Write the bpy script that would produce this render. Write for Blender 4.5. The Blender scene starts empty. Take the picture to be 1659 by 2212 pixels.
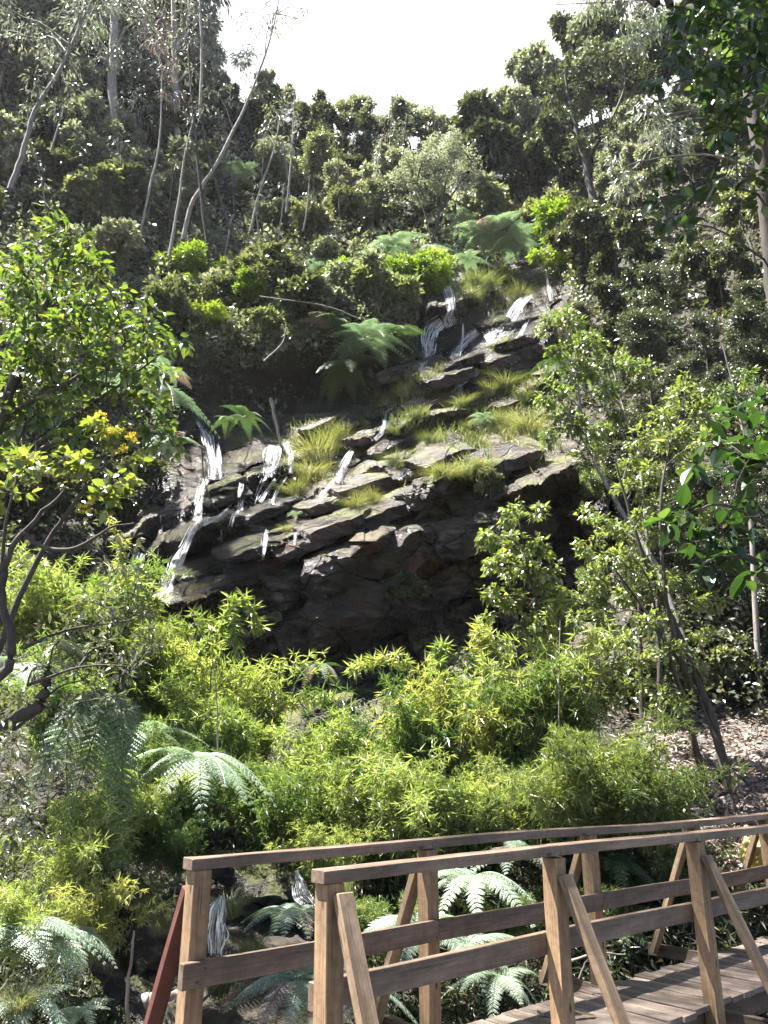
import bpy, math, random
import numpy as np
from mathutils import Vector, Matrix
rad = math.radians
SC = bpy.context.scene
COL = SC.collection
# ------------------------------------------------------------------ camera
PITCH = rad(18.4)
FPX = 1665.0                      # focal length in units of a 1659 x 2212 frame
cam_d = bpy.data.cameras.new("camera")
cam = bpy.data.objects.new("camera", cam_d); COL.objects.link(cam)
cam.location = (0, 0, 0); cam.rotation_euler = (rad(90) + PITCH, 0, 0)
cam_d.sensor_fit = 'VERTICAL'; cam_d.sensor_height = 24; cam_d.lens = 24 * FPX / 2212
cam_d.clip_start = 0.05; cam_d.clip_end = 2000
SC.camera = cam
# ------------------------------------------------------------------ light
SUN_AZ, SUN_EL = rad(-80), rad(67)          # azimuth from +Y towards +X
SC.world = bpy.data.worlds.new("World"); SC.world.use_nodes = True
nt = SC.world.node_tree; nt.nodes.clear()
sky = nt.nodes.new('ShaderNodeTexSky'); sky.sky_type = 'NISHITA'; sky.sun_disc = False
sky.sun_elevation = SUN_EL; sky.sun_rotation = SUN_AZ
sky.air_density = 1.0; sky.dust_density = 5.0; sky.ozone_density = 1.0; sky.altitude = 2600
bg = nt.nodes.new('ShaderNodeBackground'); bg.inputs[1].default_value = 0.05
# a bank of bright thin cloud behind the hill, towards the light
tcw = nt.nodes.new('ShaderNodeTexCoord'); nw = nt.nodes.new('ShaderNodeTexNoise'); nw.inputs['Scale'].default_value = 2.2; nw.inputs['Detail'].default_value = 5
vm = nt.nodes.new('ShaderNodeVectorMath'); vm.operation = 'DOT_PRODUCT'; vm.inputs[1].default_value = Vector((-.05, .72, .70)).normalized()
nt.links.new(tcw.outputs['Generated'], vm.inputs[0]); nt.links.new(tcw.outputs['Generated'], nw.inputs['Vector'])
mr0 = nt.nodes.new('ShaderNodeMapRange'); mr0.inputs[1].default_value = .80; mr0.inputs[2].default_value = .93; mr0.interpolation_type = 'SMOOTHSTEP'
ad0 = nt.nodes.new('ShaderNodeMath'); ad0.operation = 'MULTIPLY_ADD'; ad0.inputs[1].default_value = .10; nt.links.new(nw.outputs['Fac'], ad0.inputs[0]); nt.links.new(vm.outputs['Value'], ad0.inputs[2])
nt.links.new(ad0.outputs[0], mr0.inputs[0])
cl0 = nt.nodes.new('ShaderNodeMixRGB'); cl0.inputs[2].default_value = (5.6, 5.55, 5.7, 1); nt.links.new(mr0.outputs[0], cl0.inputs[0])
wo = nt.nodes.new('ShaderNodeOutputWorld')
nt.links.new(sky.outputs[0], cl0.inputs[1]); nt.links.new(cl0.outputs[0], bg.inputs[0]); nt.links.new(bg.outputs[0], wo.inputs[0])
sd = bpy.data.lights.new("sun", 'SUN'); sd.energy = 5.0; sd.angle = rad(0.53); sd.color = (1, .965, .9)
sun = bpy.data.objects.new("sun", sd); COL.objects.link(sun)
S = Vector((math.sin(SUN_AZ) * math.cos(SUN_EL), math.cos(SUN_AZ) * math.cos(SUN_EL), math.sin(SUN_EL)))
sun.rotation_euler = S.to_track_quat('Z', 'Y').to_euler(); sun.location = S * 60
SC.view_settings.view_transform = 'Standard'; SC.view_settings.look = 'None'
SC.view_settings.exposure = 2.58; SC.view_settings.gamma = 1
SC.render.engine = 'CYCLES'
cy = SC.cycles
cy.max_bounces = 6; cy.diffuse_bounces = 3; cy.glossy_bounces = 2; cy.transmission_bounces = 4
cy.transparent_max_bounces = 8; cy.caustics_reflective = False; cy.caustics_refractive = False
cy.use_denoising = True; cy.sample_clamp_indirect = 4; cy.sample_clamp_direct = 12
try: cy.denoising_prefilter = 'ACCURATE'
except Exception: pass

R = np.random.RandomState
SP, CP = math.sin(PITCH), math.cos(PITCH)
def W(u, v, Y):
    """world point seen at frame position (u, v) and standing Y metres ahead"""
    x = np.asarray(u, float) - 829.5; d = np.asarray(v, float) - 1106
    yy = FPX * CP + d * SP; zz = FPX * SP - d * CP
    return np.stack(np.broadcast_arrays(x / yy * Y, np.asarray(Y, float) + 0 * x, zz / yy * Y), -1)
def px(u, v, Y):                   # metres per frame pixel there
    p = W(u, v, Y); return (p[..., 1] * CP + p[..., 2] * SP) / FPX
# ------------------------------------------------------------------ noise
def _h(ix, iy, s):
    n = (ix.astype(np.int64) * 374761393 + iy.astype(np.int64) * 668265263 + s * 1442695041) & 0x7fffffff
    n = ((n ^ (n >> 13)) * 1274126177) & 0x7fffffff
    return ((n ^ (n >> 16)) & 0xffff) / 65535.0
def vn(x, y, s=0):
    x = np.asarray(x, float); y = np.asarray(y, float)
    ix = np.floor(x); iy = np.floor(y); fx = x - ix; fy = y - iy
    fx = fx * fx * (3 - 2 * fx); fy = fy * fy * (3 - 2 * fy)
    a = _h(ix, iy, s); b = _h(ix + 1, iy, s); c = _h(ix, iy + 1, s); d = _h(ix + 1, iy + 1, s)
    return (a * (1 - fx) + b * fx) * (1 - fy) + (c * (1 - fx) + d * fx) * fy
def fbm(x, y, s=0, o=4):
    t = 0; a = .5
    for k in range(o):
        t = t + a * (vn(x * 2 ** k, y * 2 ** k, s + k) - .5); a *= .5
    return t
def nrm(a): return a / (np.linalg.norm(a, axis=-1, keepdims=True) + 1e-9)
# ------------------------------------------------------------------ materials
def new_mat(name):
    m = bpy.data.materials.new(name); m.use_nodes = True
    t = m.node_tree; t.nodes.clear(); return m, t
def N(t, typ, **k):
    n = t.nodes.new('ShaderNode' + typ)
    for a, b in k.items():
        if a in ('op',): n.operation = b
        else: setattr(n, a, b)
    return n
def ramp(t, stops, fac=None):
    r = N(t, 'ValToRGB'); e = r.color_ramp.elements
    while len(e) < len(stops): e.new(.5)
    for i, (p, c) in enumerate(stops):
        e[i].position = p; e[i].color = tuple(c) + ((1,) if len(c) == 3 else ())
    if fac is not None: t.links.new(fac, r.inputs[0])
    return r
def mixc(t, fac, a, b, mode='MIX'):
    m = N(t, 'MixRGB', blend_type=mode)
    for i, x in enumerate((fac, a, b)):
        if hasattr(x, 'is_output'): t.links.new(x, m.inputs[i])
        elif i == 0: m.inputs[0].default_value = x
        else: m.inputs[i].default_value = tuple(x) + (1,)
    return m.outputs[0]
def leaf_mat(name, stops, tcol=(1.6, 1.5, .5), trans=.42, rough=.38, spec=.5, hue=.05):
    m, t = new_mat(name)
    at = N(t, 'Attribute', attribute_name='rnd')
    cr = ramp(t, stops, at.outputs['Fac'])
    oi = N(t, 'ObjectInfo')
    hs = N(t, 'HueSaturation')
    mr = N(t, 'MapRange'); t.links.new(oi.outputs['Random'], mr.inputs[0]); mr.inputs[3].default_value = .5 - hue * .5; mr.inputs[4].default_value = .5 + hue * .5
    mv = N(t, 'MapRange'); t.links.new(oi.outputs['Random'], mv.inputs[0]); mv.inputs[3].default_value = 1.2; mv.inputs[4].default_value = .8
    t.links.new(mr.outputs[0], hs.inputs['Hue']); t.links.new(mv.outputs[0], hs.inputs['Value']); t.links.new(cr.outputs[0], hs.inputs['Color'])
    c = hs.outputs[0]
    tc = mixc(t, 1.0, c, tcol, 'MULTIPLY')
    p = N(t, 'BsdfPrincipled'); t.links.new(c, p.inputs['Base Color']); p.inputs['Roughness'].default_value = rough
    p.inputs['Specular IOR Level'].default_value = spec
    tr = N(t, 'BsdfTranslucent'); t.links.new(tc, tr.inputs[0])
    ms = N(t, 'MixShader'); ms.inputs[0].default_value = trans
    t.links.new(p.outputs[0], ms.inputs[1]); t.links.new(tr.outputs[0], ms.inputs[2])
    o = N(t, 'OutputMaterial'); t.links.new(ms.outputs[0], o.inputs[0]); return m
def basic(name, build):
    m, t = new_mat(name)
    p = N(t, 'BsdfPrincipled'); o = N(t, 'OutputMaterial'); t.links.new(p.outputs[0], o.inputs[0])
    build(t, p); return m
def noise(t, scale, detail=5, rough=.6, vec=None, dist=0):
    n = N(t, 'TexNoise'); n.inputs['Scale'].default_value = scale; n.inputs['Detail'].default_value = detail
    n.inputs['Roughness'].default_value = rough; n.inputs['Distortion'].default_value = dist
    if vec is not None: t.links.new(vec, n.inputs['Vector'])
    return n.outputs['Fac']
def mapping(t, scale=(1, 1, 1), rot=(0, 0, 0), src='Object'):
    tc = N(t, 'TexCoord') if src != 'pos' else N(t, 'NewGeometry')
    mp = N(t, 'Mapping'); mp.inputs['Scale'].default_value = scale; mp.inputs['Rotation'].default_value = rot
    t.links.new(tc.outputs['Position' if src == 'pos' else src], mp.inputs[0]); return mp.outputs[0]
def bump(t, p, h, strength=.5, dist=.05):
    b = N(t, 'Bump'); b.inputs['Strength'].default_value = strength; b.inputs['Distance'].default_value = dist
    t.links.new(h, b.inputs['Height']); t.links.new(b.outputs[0], p.inputs['Normal'])

def m_wood(base, dark, rough=.75):
    def f(t, p):
        v = mapping(t, (1.6, 85, 85)); n1 = noise(t, 1.6, 6, .65, v, .6)
        v2 = mapping(t, (.6, 2.2, 2.2)); n2 = noise(t, 2.2, 4, .6, v2)
        c = ramp(t, [(.25, dark), (.62, base)], n1)
        st = ramp(t, [(.38, (.35, .33, .31)), (.62, (1, 1, 1))], n2)
        oi = N(t, 'ObjectInfo'); mv = N(t, 'MapRange'); t.links.new(oi.outputs['Random'], mv.inputs[0]); mv.inputs[3].default_value = .75; mv.inputs[4].default_value = 1.2
        c2 = mixc(t, .85, c.outputs[0], st.outputs[0], 'MULTIPLY')
        n5 = noise(t, 3.2, 3, .5, mapping(t, (1, 40, 40)), .3); sp = ramp(t, [(.30, (.12, .10, .09)), (.335, (1, 1, 1))], n5); c2 = mixc(t, .9, c2, sp.outputs[0], 'MULTIPLY')
        vk = N(t, 'TexVoronoi'); vk.inputs['Scale'].default_value = 3.1; t.links.new(mapping(t, (1, 2.4, 2.4)), vk.inputs['Vector']); kn = ramp(t, [(.06, (.16, .11, .08)), (.12, (1, 1, 1))], vk.outputs['Distance']); c2 = mixc(t, .9, c2, kn.outputs[0], 'MULTIPLY')
        n6 = noise(t, 26, 4, .7, mapping(t)); gr = ramp(t, [(.35, (.72, .70, .68)), (.65, (1.1, 1.08, 1.05))], n6); c2 = mixc(t, .8, c2, gr.outputs[0], 'MULTIPLY')
        hs = N(t, 'HueSaturation'); t.links.new(c2, hs.inputs['Color']); t.links.new(mv.outputs[0], hs.inputs['Value'])
        t.links.new(hs.outputs[0], p.inputs['Base Color']); p.inputs['Roughness'].default_value = rough
        bump(t, p, n1, .35, .004)
    return f
M = {}
M['post'] = basic('sawn_post_wood', m_wood((.38, .25, .14), (.17, .105, .06)))
M['brace'] = basic('pale_sawn_wood', m_wood((.42, .30, .19), (.23, .15, .09)))
M['rail'] = basic('weathered_rail_wood', m_wood((.30, .21, .155), (.11, .075, .055), .55))
M['deck'] = basic('deck_board_wood', m_wood((.27, .215, .18), (.13, .10, .085), .6))
M['beam'] = basic('beam_wood', m_wood((.20, .14, .095), (.08, .055, .04)))
M['red'] = basic('red_stained_wood', m_wood((.19, .062, .045), (.10, .040, .028)))
def f_rock(t, p):
    v = mapping(t, (1.2, 1.2, 5), (0, rad(20), 0), 'pos'); n1 = noise(t, 1.5, 9, .68, v, .4)
    n2 = noise(t, .8, 5, .6, mapping(t, (1, 1, 1.6), src='pos')); n3 = noise(t, 9, 6, .7, mapping(t, src='pos'))
    c = ramp(t, [(.30, (.018, .015, .014)), (.5, (.05, .041, .036)), (.70, (.20, .16, .13))], n1).outputs[0]
    rust = ramp(t, [(.56, (0, 0, 0)), (.68, (1, 1, 1))], n2).outputs[0]
    c = mixc(t, rust, c, (.13, .062, .035))
    lich = ramp(t, [(.60, (0, 0, 0)), (.70, (.6, .6, .6))], n3).outputs[0]
    c = mixc(t, lich, c, (.20, .185, .165))
    g = N(t, 'NewGeometry'); sx = N(t, 'SeparateXYZ'); t.links.new(g.outputs['Normal'], sx.inputs[0])
    n4 = noise(t, 1.1, 5, .65, mapping(t, src='pos'))
    ad = N(t, 'Math', op='ADD'); t.links.new(n4, ad.inputs[0]); mu = N(t, 'Math', op='MULTIPLY'); t.links.new(sx.outputs[2], mu.inputs[0]); mu.inputs[1].default_value = .28; t.links.new(mu.outputs[0], ad.inputs[1])
    ms = ramp(t, [(.70, (0, 0, 0)), (.78, (.85, .85, .85))], ad.outputs[0]).outputs[0]
    c = mixc(t, ms, c, (.10, .115, .022))
    vo = N(t, 'TexVoronoi', feature='DISTANCE_TO_EDGE'); vo.inputs['Scale'].default_value = .55; nd = N(t, 'TexNoise'); nd.inputs['Scale'].default_value = 1.2
    g2 = N(t, 'NewGeometry'); t.links.new(g2.outputs['Position'], nd.inputs['Vector']); wv = mixc(t, .28, g2.outputs['Position'], nd.outputs['Color'], 'ADD'); mpv = N(t, 'Mapping'); mpv.inputs['Scale'].default_value = (1, 1, 1.7); mpv.inputs['Rotation'].default_value = (0, rad(22), 0); t.links.new(wv, mpv.inputs[0]); t.links.new(mpv.outputs[0], vo.inputs['Vector'])
    ck = ramp(t, [(.0, (.12, .12, .12)), (.022, (1, 1, 1))], vo.outputs['Distance']).outputs[0]
    c = mixc(t, 1.0, c, ck, 'MULTIPLY')
    vc = N(t, 'TexVoronoi'); vc.inputs['Scale'].default_value = .55; t.links.new(mpv.outputs[0], vc.inputs['Vector']); tn = ramp(t, [(0, (.6, .6, .62)), (1, (1.5, 1.4, 1.3))], vc.outputs['Color']).outputs[0]; c = mixc(t, 1.0, c, tn, 'MULTIPLY')
    wa = N(t, 'Attribute', attribute_name='wet'); c = mixc(t, wa.outputs['Fac'], c, mixc(t, 1.0, c, (.33, .32, .33), 'MULTIPLY'))  # darkens wet rock, and paints in shade missing round the falls
    t.links.new(c, p.inputs['Base Color'])
    rr = ramp(t, [(.35, (.2,) * 3), (.65, (.55,) * 3)], noise(t, .6, 4, .6, mapping(t, src='pos')))
    t.links.new(mixc(t, wa.outputs['Fac'], rr.outputs[0], (.17, .17, .17)), p.inputs['Roughness'])
    h = mixc(t, .4, n1, n3); h = mixc(t, .5, h, ck, 'MULTIPLY'); bump(t, p, h, 1, .25)
M['rock'] = basic('wet_brown_rock', f_rock)
def f_soil(t, p):
    n1 = noise(t, 2.2, 9, .7, mapping(t, src='pos')); n2 = noise(t, 14, 5, .7, mapping(t, src='pos'))
    c = ramp(t, [(.3, (.010, .008, .006)), (.55, (.025, .02, .013)), (.75, (.035, .037, .016))], n1).outputs[0]
    c = mixc(t, .35, c, ramp(t, [(.4, (.03, .02, .015)), (.6, (.09, .08, .05))], n2).outputs[0])
    t.links.new(c, p.inputs['Base Color']); p.inputs['Roughness'].default_value = .9; bump(t, p, n2, .8, .08)
M['soil'] = basic('dark_soil', f_soil)
def f_litter(t, p):
    n1 = noise(t, 6, 8, .75, mapping(t, (1, 1, 2), src='pos')); n2 = noise(t, 30, 4, .7, mapping(t, src='pos'))
    c = ramp(t, [(.35, (.03, .024, .02)), (.5, (.09, .075, .062)), (.65, (.20, .17, .15))], n1).outputs[0]
    c = mixc(t, .5, c, ramp(t, [(.4, (.03, .025, .02)), (.6, (.24, .21, .185))], n2).outputs[0])
    t.links.new(c, p.inputs['Base Color']); p.inputs['Roughness'].default_value = .8; bump(t, p, n2, 1, .05)
M['litter'] = basic('leaf_litter_ground', f_litter)
def bark(name, a, b, sc=(3, 3, .6)):
    def f(t, p):
        n = noise(t, 5, 6, .65, mapping(t, sc, src='pos'))
        t.links.new(ramp(t, [(.35, a), (.65, b)], n).outputs[0], p.inputs['Base Color']); p.inputs['Roughness'].default_value = .85
        bump(t, p, n, .6, .02)
    M[name] = basic(name + '_bark', f)
bark('dark', (.022, .017, .013), (.075, .06, .047)); bark('pale', (.15, .13, .11), (.36, .33, .29)); bark('grey', (.09, .08, .07), (.24, .215, .19))
bark('root', (.12, .09, .07), (.36, .30, .25)); bark('culm', (.10, .10, .025), (.26, .22, .08))
def f_water(t, p):
    n = noise(t, 3.0, 5, .6, mapping(t, (1, 1, .5), src='pos'))
    p.inputs['Base Color'].default_value = (.03, .035, .03, 1); p.inputs['Roughness'].default_value = .06
    p.inputs['Specular IOR Level'].default_value = .9; bump(t, p, n, .6, .08)
M['stream'] = basic('stream_water', f_water)
def mk_foam():
    m, t = new_mat('falling_white_water')
    p = N(t, 'BsdfPrincipled'); p.inputs['Base Color'].default_value = (.95, .96, .98, 1); p.inputs['Roughness'].default_value = .25
    tl = N(t, 'BsdfTranslucent'); tl.inputs[0].default_value = (.9, .92, .97, 1)
    m1 = N(t, 'MixShader'); m1.inputs[0].default_value = .45; t.links.new(p.outputs[0], m1.inputs[1]); t.links.new(tl.outputs[0], m1.inputs[2])
    at = N(t, 'UVMap'); mp = N(t, 'Mapping'); mp.inputs['Scale'].default_value = (11, .8, 1); t.links.new(at.outputs[0], mp.inputs[0])
    n = noise(t, 2.6, 6, .68, mp.outputs[0], .5)
    sx = N(t, 'SeparateXYZ'); t.links.new(at.outputs[0], sx.inputs[0])
    ed = N(t, 'Math', op='PINGPONG'); t.links.new(sx.outputs[0], ed.inputs[0]); ed.inputs[1].default_value = .5
    e2 = N(t, 'MapRange'); t.links.new(ed.outputs[0], e2.inputs[0]); e2.inputs[1].default_value = 0; e2.inputs[2].default_value = .28; e2.inputs[3].default_value = -.16; e2.inputs[4].default_value = .06
    ad = N(t, 'Math', op='ADD'); t.links.new(n, ad.inputs[0]); t.links.new(e2.outputs[0], ad.inputs[1])
    a = ramp(t, [(.49, (0, 0, 0)), (.68, (1, 1, 1))], ad.outputs[0])
    tp = N(t, 'BsdfTransparent'); mm = N(t, 'MixShader'); t.links.new(a.outputs[0], mm.inputs[0]); t.links.new(tp.outputs[0], mm.inputs[1]); t.links.new(m1.outputs[0], mm.inputs[2])
    o = N(t, 'OutputMaterial'); t.links.new(mm.outputs[0], o.inputs[0]); return m
M['foam'] = mk_foam()
def mk_strand():
    m, t = new_mat('bright_water_strands'); p = N(t, 'BsdfPrincipled'); p.inputs['Base Color'].default_value = (.95, .96, .98, 1); p.inputs['Roughness'].default_value = .2
    tl = N(t, 'BsdfTranslucent'); tl.inputs[0].default_value = (.95, .96, 1, 1); m1 = N(t, 'MixShader'); m1.inputs[0].default_value = .45; t.links.new(p.outputs[0], m1.inputs[1]); t.links.new(tl.outputs[0], m1.inputs[2])
    o = N(t, 'OutputMaterial'); t.links.new(m1.outputs[0], o.inputs[0]); return m
M['strand'] = mk_strand()
def f_yel(t, p):
    n = noise(t, 3, 5, .6, mapping(t, src='pos'))
    t.links.new(ramp(t, [(.4, (.62, .44, .10)), (.65, (.66, .58, .32))], n).outputs[0], p.inputs['Base Color']); p.inputs['Roughness'].default_value = .5; bump(t, p, n, .3, .02)
M['yellow'] = basic('yellow_painted_rock', f_yel)
L = {
 'bamboo': leaf_mat('bamboo_leaves', [(0, (.21, .22, .12)), (.5, (.19, .24, .075)), (.85, (.29, .31, .13)), (1, (.43, .39, .27))], (1.6, 1.8, .65), .42, .33, .8, .08),
 'bamboo_green': leaf_mat('green_bamboo_leaves', [(0, (.06, .095, .04)), (.6, (.10, .145, .05)), (1, (.20, .22, .11))], (1.5, 1.7, .6), .40, .33, .7, .06),
 'glossy': leaf_mat('glossy_leaves', [(0, (.060, .090, .026)), (.6, (.105, .140, .042)), (.97, (.19, .205, .07)), (1, (.30, .25, .06))], (1.75, 1.9, .6), .40, .27, .9),
 'silver': leaf_mat('silvery_dark_leaves', [(0, (.06, .075, .04)), (1, (.19, .20, .14))], (1.6, 1.6, .6), .25, .24, 1.0),
 'round': leaf_mat('round_leaves', [(0, (.07, .105, .03)), (.7, (.14, .18, .065)), (.95, (.22, .24, .12)), (1, (.33, .29, .10))], (1.6, 1.75, .65), .36, .3, .95),
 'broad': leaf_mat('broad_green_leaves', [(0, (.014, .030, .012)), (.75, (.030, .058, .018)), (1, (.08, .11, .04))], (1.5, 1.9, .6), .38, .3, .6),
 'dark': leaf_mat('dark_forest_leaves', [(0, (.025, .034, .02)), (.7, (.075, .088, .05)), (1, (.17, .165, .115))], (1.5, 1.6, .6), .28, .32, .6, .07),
 'greygreen': leaf_mat('grey_green_leaves', [(0, (.11, .13, .095)), (.7, (.24, .26, .195)), (1, (.42, .39, .32))], (1.35, 1.42, .8), .34, .32, .8, .08),
 'olive': leaf_mat('olive_leaves', [(0, (.085, .10, .055)), (.7, (.155, .175, .10)), (1, (.32, .30, .23))], (1.5, 1.58, .65), .34, .31, .8, .07),
 'lime': leaf_mat('lime_shrub_leaves', [(0, (.12, .175, .035)), (1, (.20, .25, .06))], (1.6, 1.75, .5), .42, .38, .5, .02),
 'feather': leaf_mat('pale_feathery_leaves', [(0, (.24, .255, .19)), (1, (.42, .43, .35))], (1.2, 1.25, .8), .35, .5),
 'euc': leaf_mat('gum_leaves', [(0, (.11, .135, .115)), (.8, (.24, .265, .22)), (1, (.34, .28, .23))], (1.25, 1.35, .85), .32, .30, .8),
 'brown': leaf_mat('dry_brown_leaves', [(0, (.13, .10, .08)), (.6, (.27, .225, .19)), (1, (.45, .39, .34))], (1.2, 1.1, .9), .2, .45),
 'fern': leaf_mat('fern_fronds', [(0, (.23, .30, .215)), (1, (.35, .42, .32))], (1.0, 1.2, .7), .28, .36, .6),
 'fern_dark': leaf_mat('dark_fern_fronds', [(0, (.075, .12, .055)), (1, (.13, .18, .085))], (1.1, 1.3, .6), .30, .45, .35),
 'grass': leaf_mat('grass_blades', [(0, (.10, .125, .045)), (.6, (.17, .19, .085)), (1, (.36, .33, .23))], (1.3, 1.35, .6), .36, .4),
 'moss': leaf_mat('moss_tufts', [(0, (.10, .12, .02)), (1, (.19, .19, .03))], (1.4, 1.4, .5), .3, .7),
 'flower': leaf_mat('yellow_flowers', [(0, (.60, .52, .04)), (1, (.75, .68, .08))], (1, 1, .6), .3, .6),
}
# ------------------------------------------------------------------ meshes
def mesh(name, V, F, rnd=None, uv=None, smooth=False):
    """V (n,3); F list of (m,k) index arrays"""
    me = bpy.data.meshes.new(name)
    V = np.ascontiguousarray(V, np.float32)
    F = [np.asarray(f) for f in F if len(f)]
    loops = np.concatenate([f.ravel() for f in F]).astype(np.int32)
    tot = np.concatenate([np.full(len(f), f.shape[1]) for f in F]).astype(np.int32)
    st = np.concatenate([[0], np.cumsum(tot)[:-1]]).astype(np.int32)
    me.vertices.add(len(V)); me.vertices.foreach_set('co', V.ravel())
    me.loops.add(len(loops)); me.loops.foreach_set('vertex_index', loops)
    me.polygons.add(len(tot)); me.polygons.foreach_set('loop_start', st); me.polygons.foreach_set('loop_total', tot)
    me.polygons.foreach_set('use_smooth', np.full(len(tot), bool(smooth)))
    if rnd is not None:
        a = me.attributes.new('rnd', 'FLOAT', 'POINT'); a.data.foreach_set('value', np.ascontiguousarray(rnd, np.float32))
    if uv is not None:
        l = me.uv_layers.new(name='UVMap'); l.data.foreach_set('uv', np.ascontiguousarray(uv[loops], np.float32).ravel())
    me.update(calc_edges=True)
    return me
def obj(name, me, mat=None, parent=None, loc=None):
    o = bpy.data.objects.new(name, me); COL.objects.link(o)
    if mat is not None and me is not None and not me.materials: me.materials.append(mat)
    if parent is not None: o.parent = parent
    if loc is not None: o.location = loc
    return o
def thing(name, label, cat, loc=(0, 0, 0), group=None, rz=0, s=1):
    o = bpy.data.objects.new(name, None); COL.objects.link(o); o.location = loc; o.rotation_euler = (0, 0, rz); o.scale = (s, s, s)
    o.empty_display_size = .2
    o['label'] = label; o['category'] = cat
    if group: o['group'] = group
    return o
def copy_thing(root, label, loc, rz=0, s=1, group=None, tilt=0):
    c = root.copy(); COL.objects.link(c); c.location = loc; c.rotation_euler = (tilt, 0, rz); c.scale = (s, s, s); c['label'] = label
    if group: c['group'] = group
    for ch in root.children:
        d = ch.copy(); COL.objects.link(d); d.parent = c
        for g in ch.children:
            e = g.copy(); COL.objects.link(e); e.parent = d
    return c
def tag(o, label=None, cat=None, group=None, kind=None):
    for k, v in (('label', label), ('category', cat), ('group', group), ('kind', kind)):
        if v: o[k] = v
    return o
# leaf templates: (verts, faces)
T_FAR = (np.array([[0, 0, 0], [.3, .45, .09], [0, 1, -.05], [-.3, .45, .09]]), [np.array([[0, 1, 2], [0, 2, 3]])])
T_NARROW = (np.array([[0, 0, 0], [.085, .35, .03], [0, 1, -.12], [-.085, .35, .03]]), [np.array([[0, 1, 2], [0, 2, 3]])])
T_EUC = (np.array([[0, 0, 0], [.10, .4, .02], [.03, 1, -.05], [-.10, .4, .02]]), [np.array([[0, 1, 2, 3]])])
T_MID = (np.array([[0, 0, 0], [.24, .38, .07], [0, .48, 0], [-.24, .38, .07], [0, 1, -.12]]), [np.array([[0, 1, 2], [0, 2, 3], [1, 4, 2], [2, 4, 3]])])
def leaf_hi(w=.24, droop=.22, fold=.06):
    ys = [0, .14, .34, .58, .8, 1.0]; ws = [.02, .62, 1.0, .9, .5, .0]
    V = []; 
    for y, q in zip(ys, ws):
        z = -droop * y * y
        V += [(-w * q, y, z + fold * q), (0, y, z), (w * q, y, z + fold * q)]
    F = []
    for i in range(5):
        a = 3 * i
        F += [(a, a + 1, a + 4, a + 3), (a + 1, a + 2, a + 5, a + 4)]
    return np.array(V), [np.array(F)]
T_HI = leaf_hi(); T_BIG = leaf_hi(.27, .12, .05)
def place(T, P, D, Nn, S_, rng, wid=1.0):
    """stamp template T at points P, axis D, normal hint Nn, size S_"""
    V0, F0 = T; n = len(P); k = len(V0)
    D = nrm(D); X = nrm(np.cross(D, Nn)); Z = np.cross(X, D)
    S_ = np.broadcast_to(S_, n)[:, None, None]
    V = P[:, None, :] + S_ * (V0[None, :, 0:1] * wid * X[:, None, :] + V0[None, :, 1:2] * D[:, None, :] + V0[None, :, 2:3] * Z[:, None, :])
    F = [(f[None] + (np.arange(n) * k)[:, None, None]).reshape(-1, f.shape[1]) for f in F0]
    rnd = np.repeat(rng.rand(n), k)
    return V.reshape(-1, 3), F, rnd
def merge(parts):
    Vs, Fs, Rs, off = [], [], [], 0
    for V, F, r in parts:
        Vs.append(V); Fs += [f + off for f in F]; Rs.append(r if r is not None else np.zeros(len(V))); off += len(V)
    return np.concatenate(Vs), Fs, np.concatenate(Rs)
def tube(P, Rr, sides=6):
    P = np.asarray(P, float); n = len(P); Rr = np.broadcast_to(Rr, n)
    T = nrm(np.gradient(P, axis=0)); ref = np.array([.31, .87, .38]) if abs(T[0, 2]) > .8 else np.array([0, 0, 1.])
    X = nrm(np.cross(T, ref)); Y = np.cross(T, X)
    a = np.arange(sides) * 2 * math.pi / sides
    V = P[:, None] + Rr[:, None, None] * (np.cos(a)[None, :, None] * X[:, None] + np.sin(a)[None, :, None] * Y[:, None])
    i = np.arange(n - 1)[:, None] * sides; j = np.arange(sides)[None]; j2 = (j + 1) % sides
    F = np.stack([i + j, i + j2, i + sides + j2, i + sides + j], -1).reshape(-1, 4)
    return V.reshape(-1, 3), [F], None
def curve(pts, n=10, rng=None, wob=0):
    pts = np.asarray(pts, float); t = np.linspace(0, len(pts) - 1, n); k = np.arange(len(pts))
    if len(pts) > 2:       # catmull-rom
        P = np.vstack([2 * pts[0] - pts[1], pts, 2 * pts[-1] - pts[-2]]); i = np.minimum(t.astype(int), len(pts) - 2); f = (t - i)[:, None]
        a, b, c, d = P[i], P[i + 1], P[i + 2], P[i + 3]
        C = .5 * (2 * b + (c - a) * f + (2 * a - 5 * b + 4 * c - d) * f ** 2 + (3 * b - a - 3 * c + d) * f ** 3)
    else: C = np.stack([np.interp(t, k, pts[:, q]) for q in range(3)], -1)
    if rng is not None and wob: C[1:-1] += rng.randn(n - 2, 3) * wob
    return C
def branch_to(a, b, r0, r1, rng, n=6, sag=.15, sides=5):
    d = b - a; L_ = np.linalg.norm(d); m = (a + b) / 2 + np.array([0, 0, sag * L_]) + rng.randn(3) * .06 * L_
    return tube(curve([a, m, b], n, rng, .012 * L_), np.linspace(r0, r1, n), sides)
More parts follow.
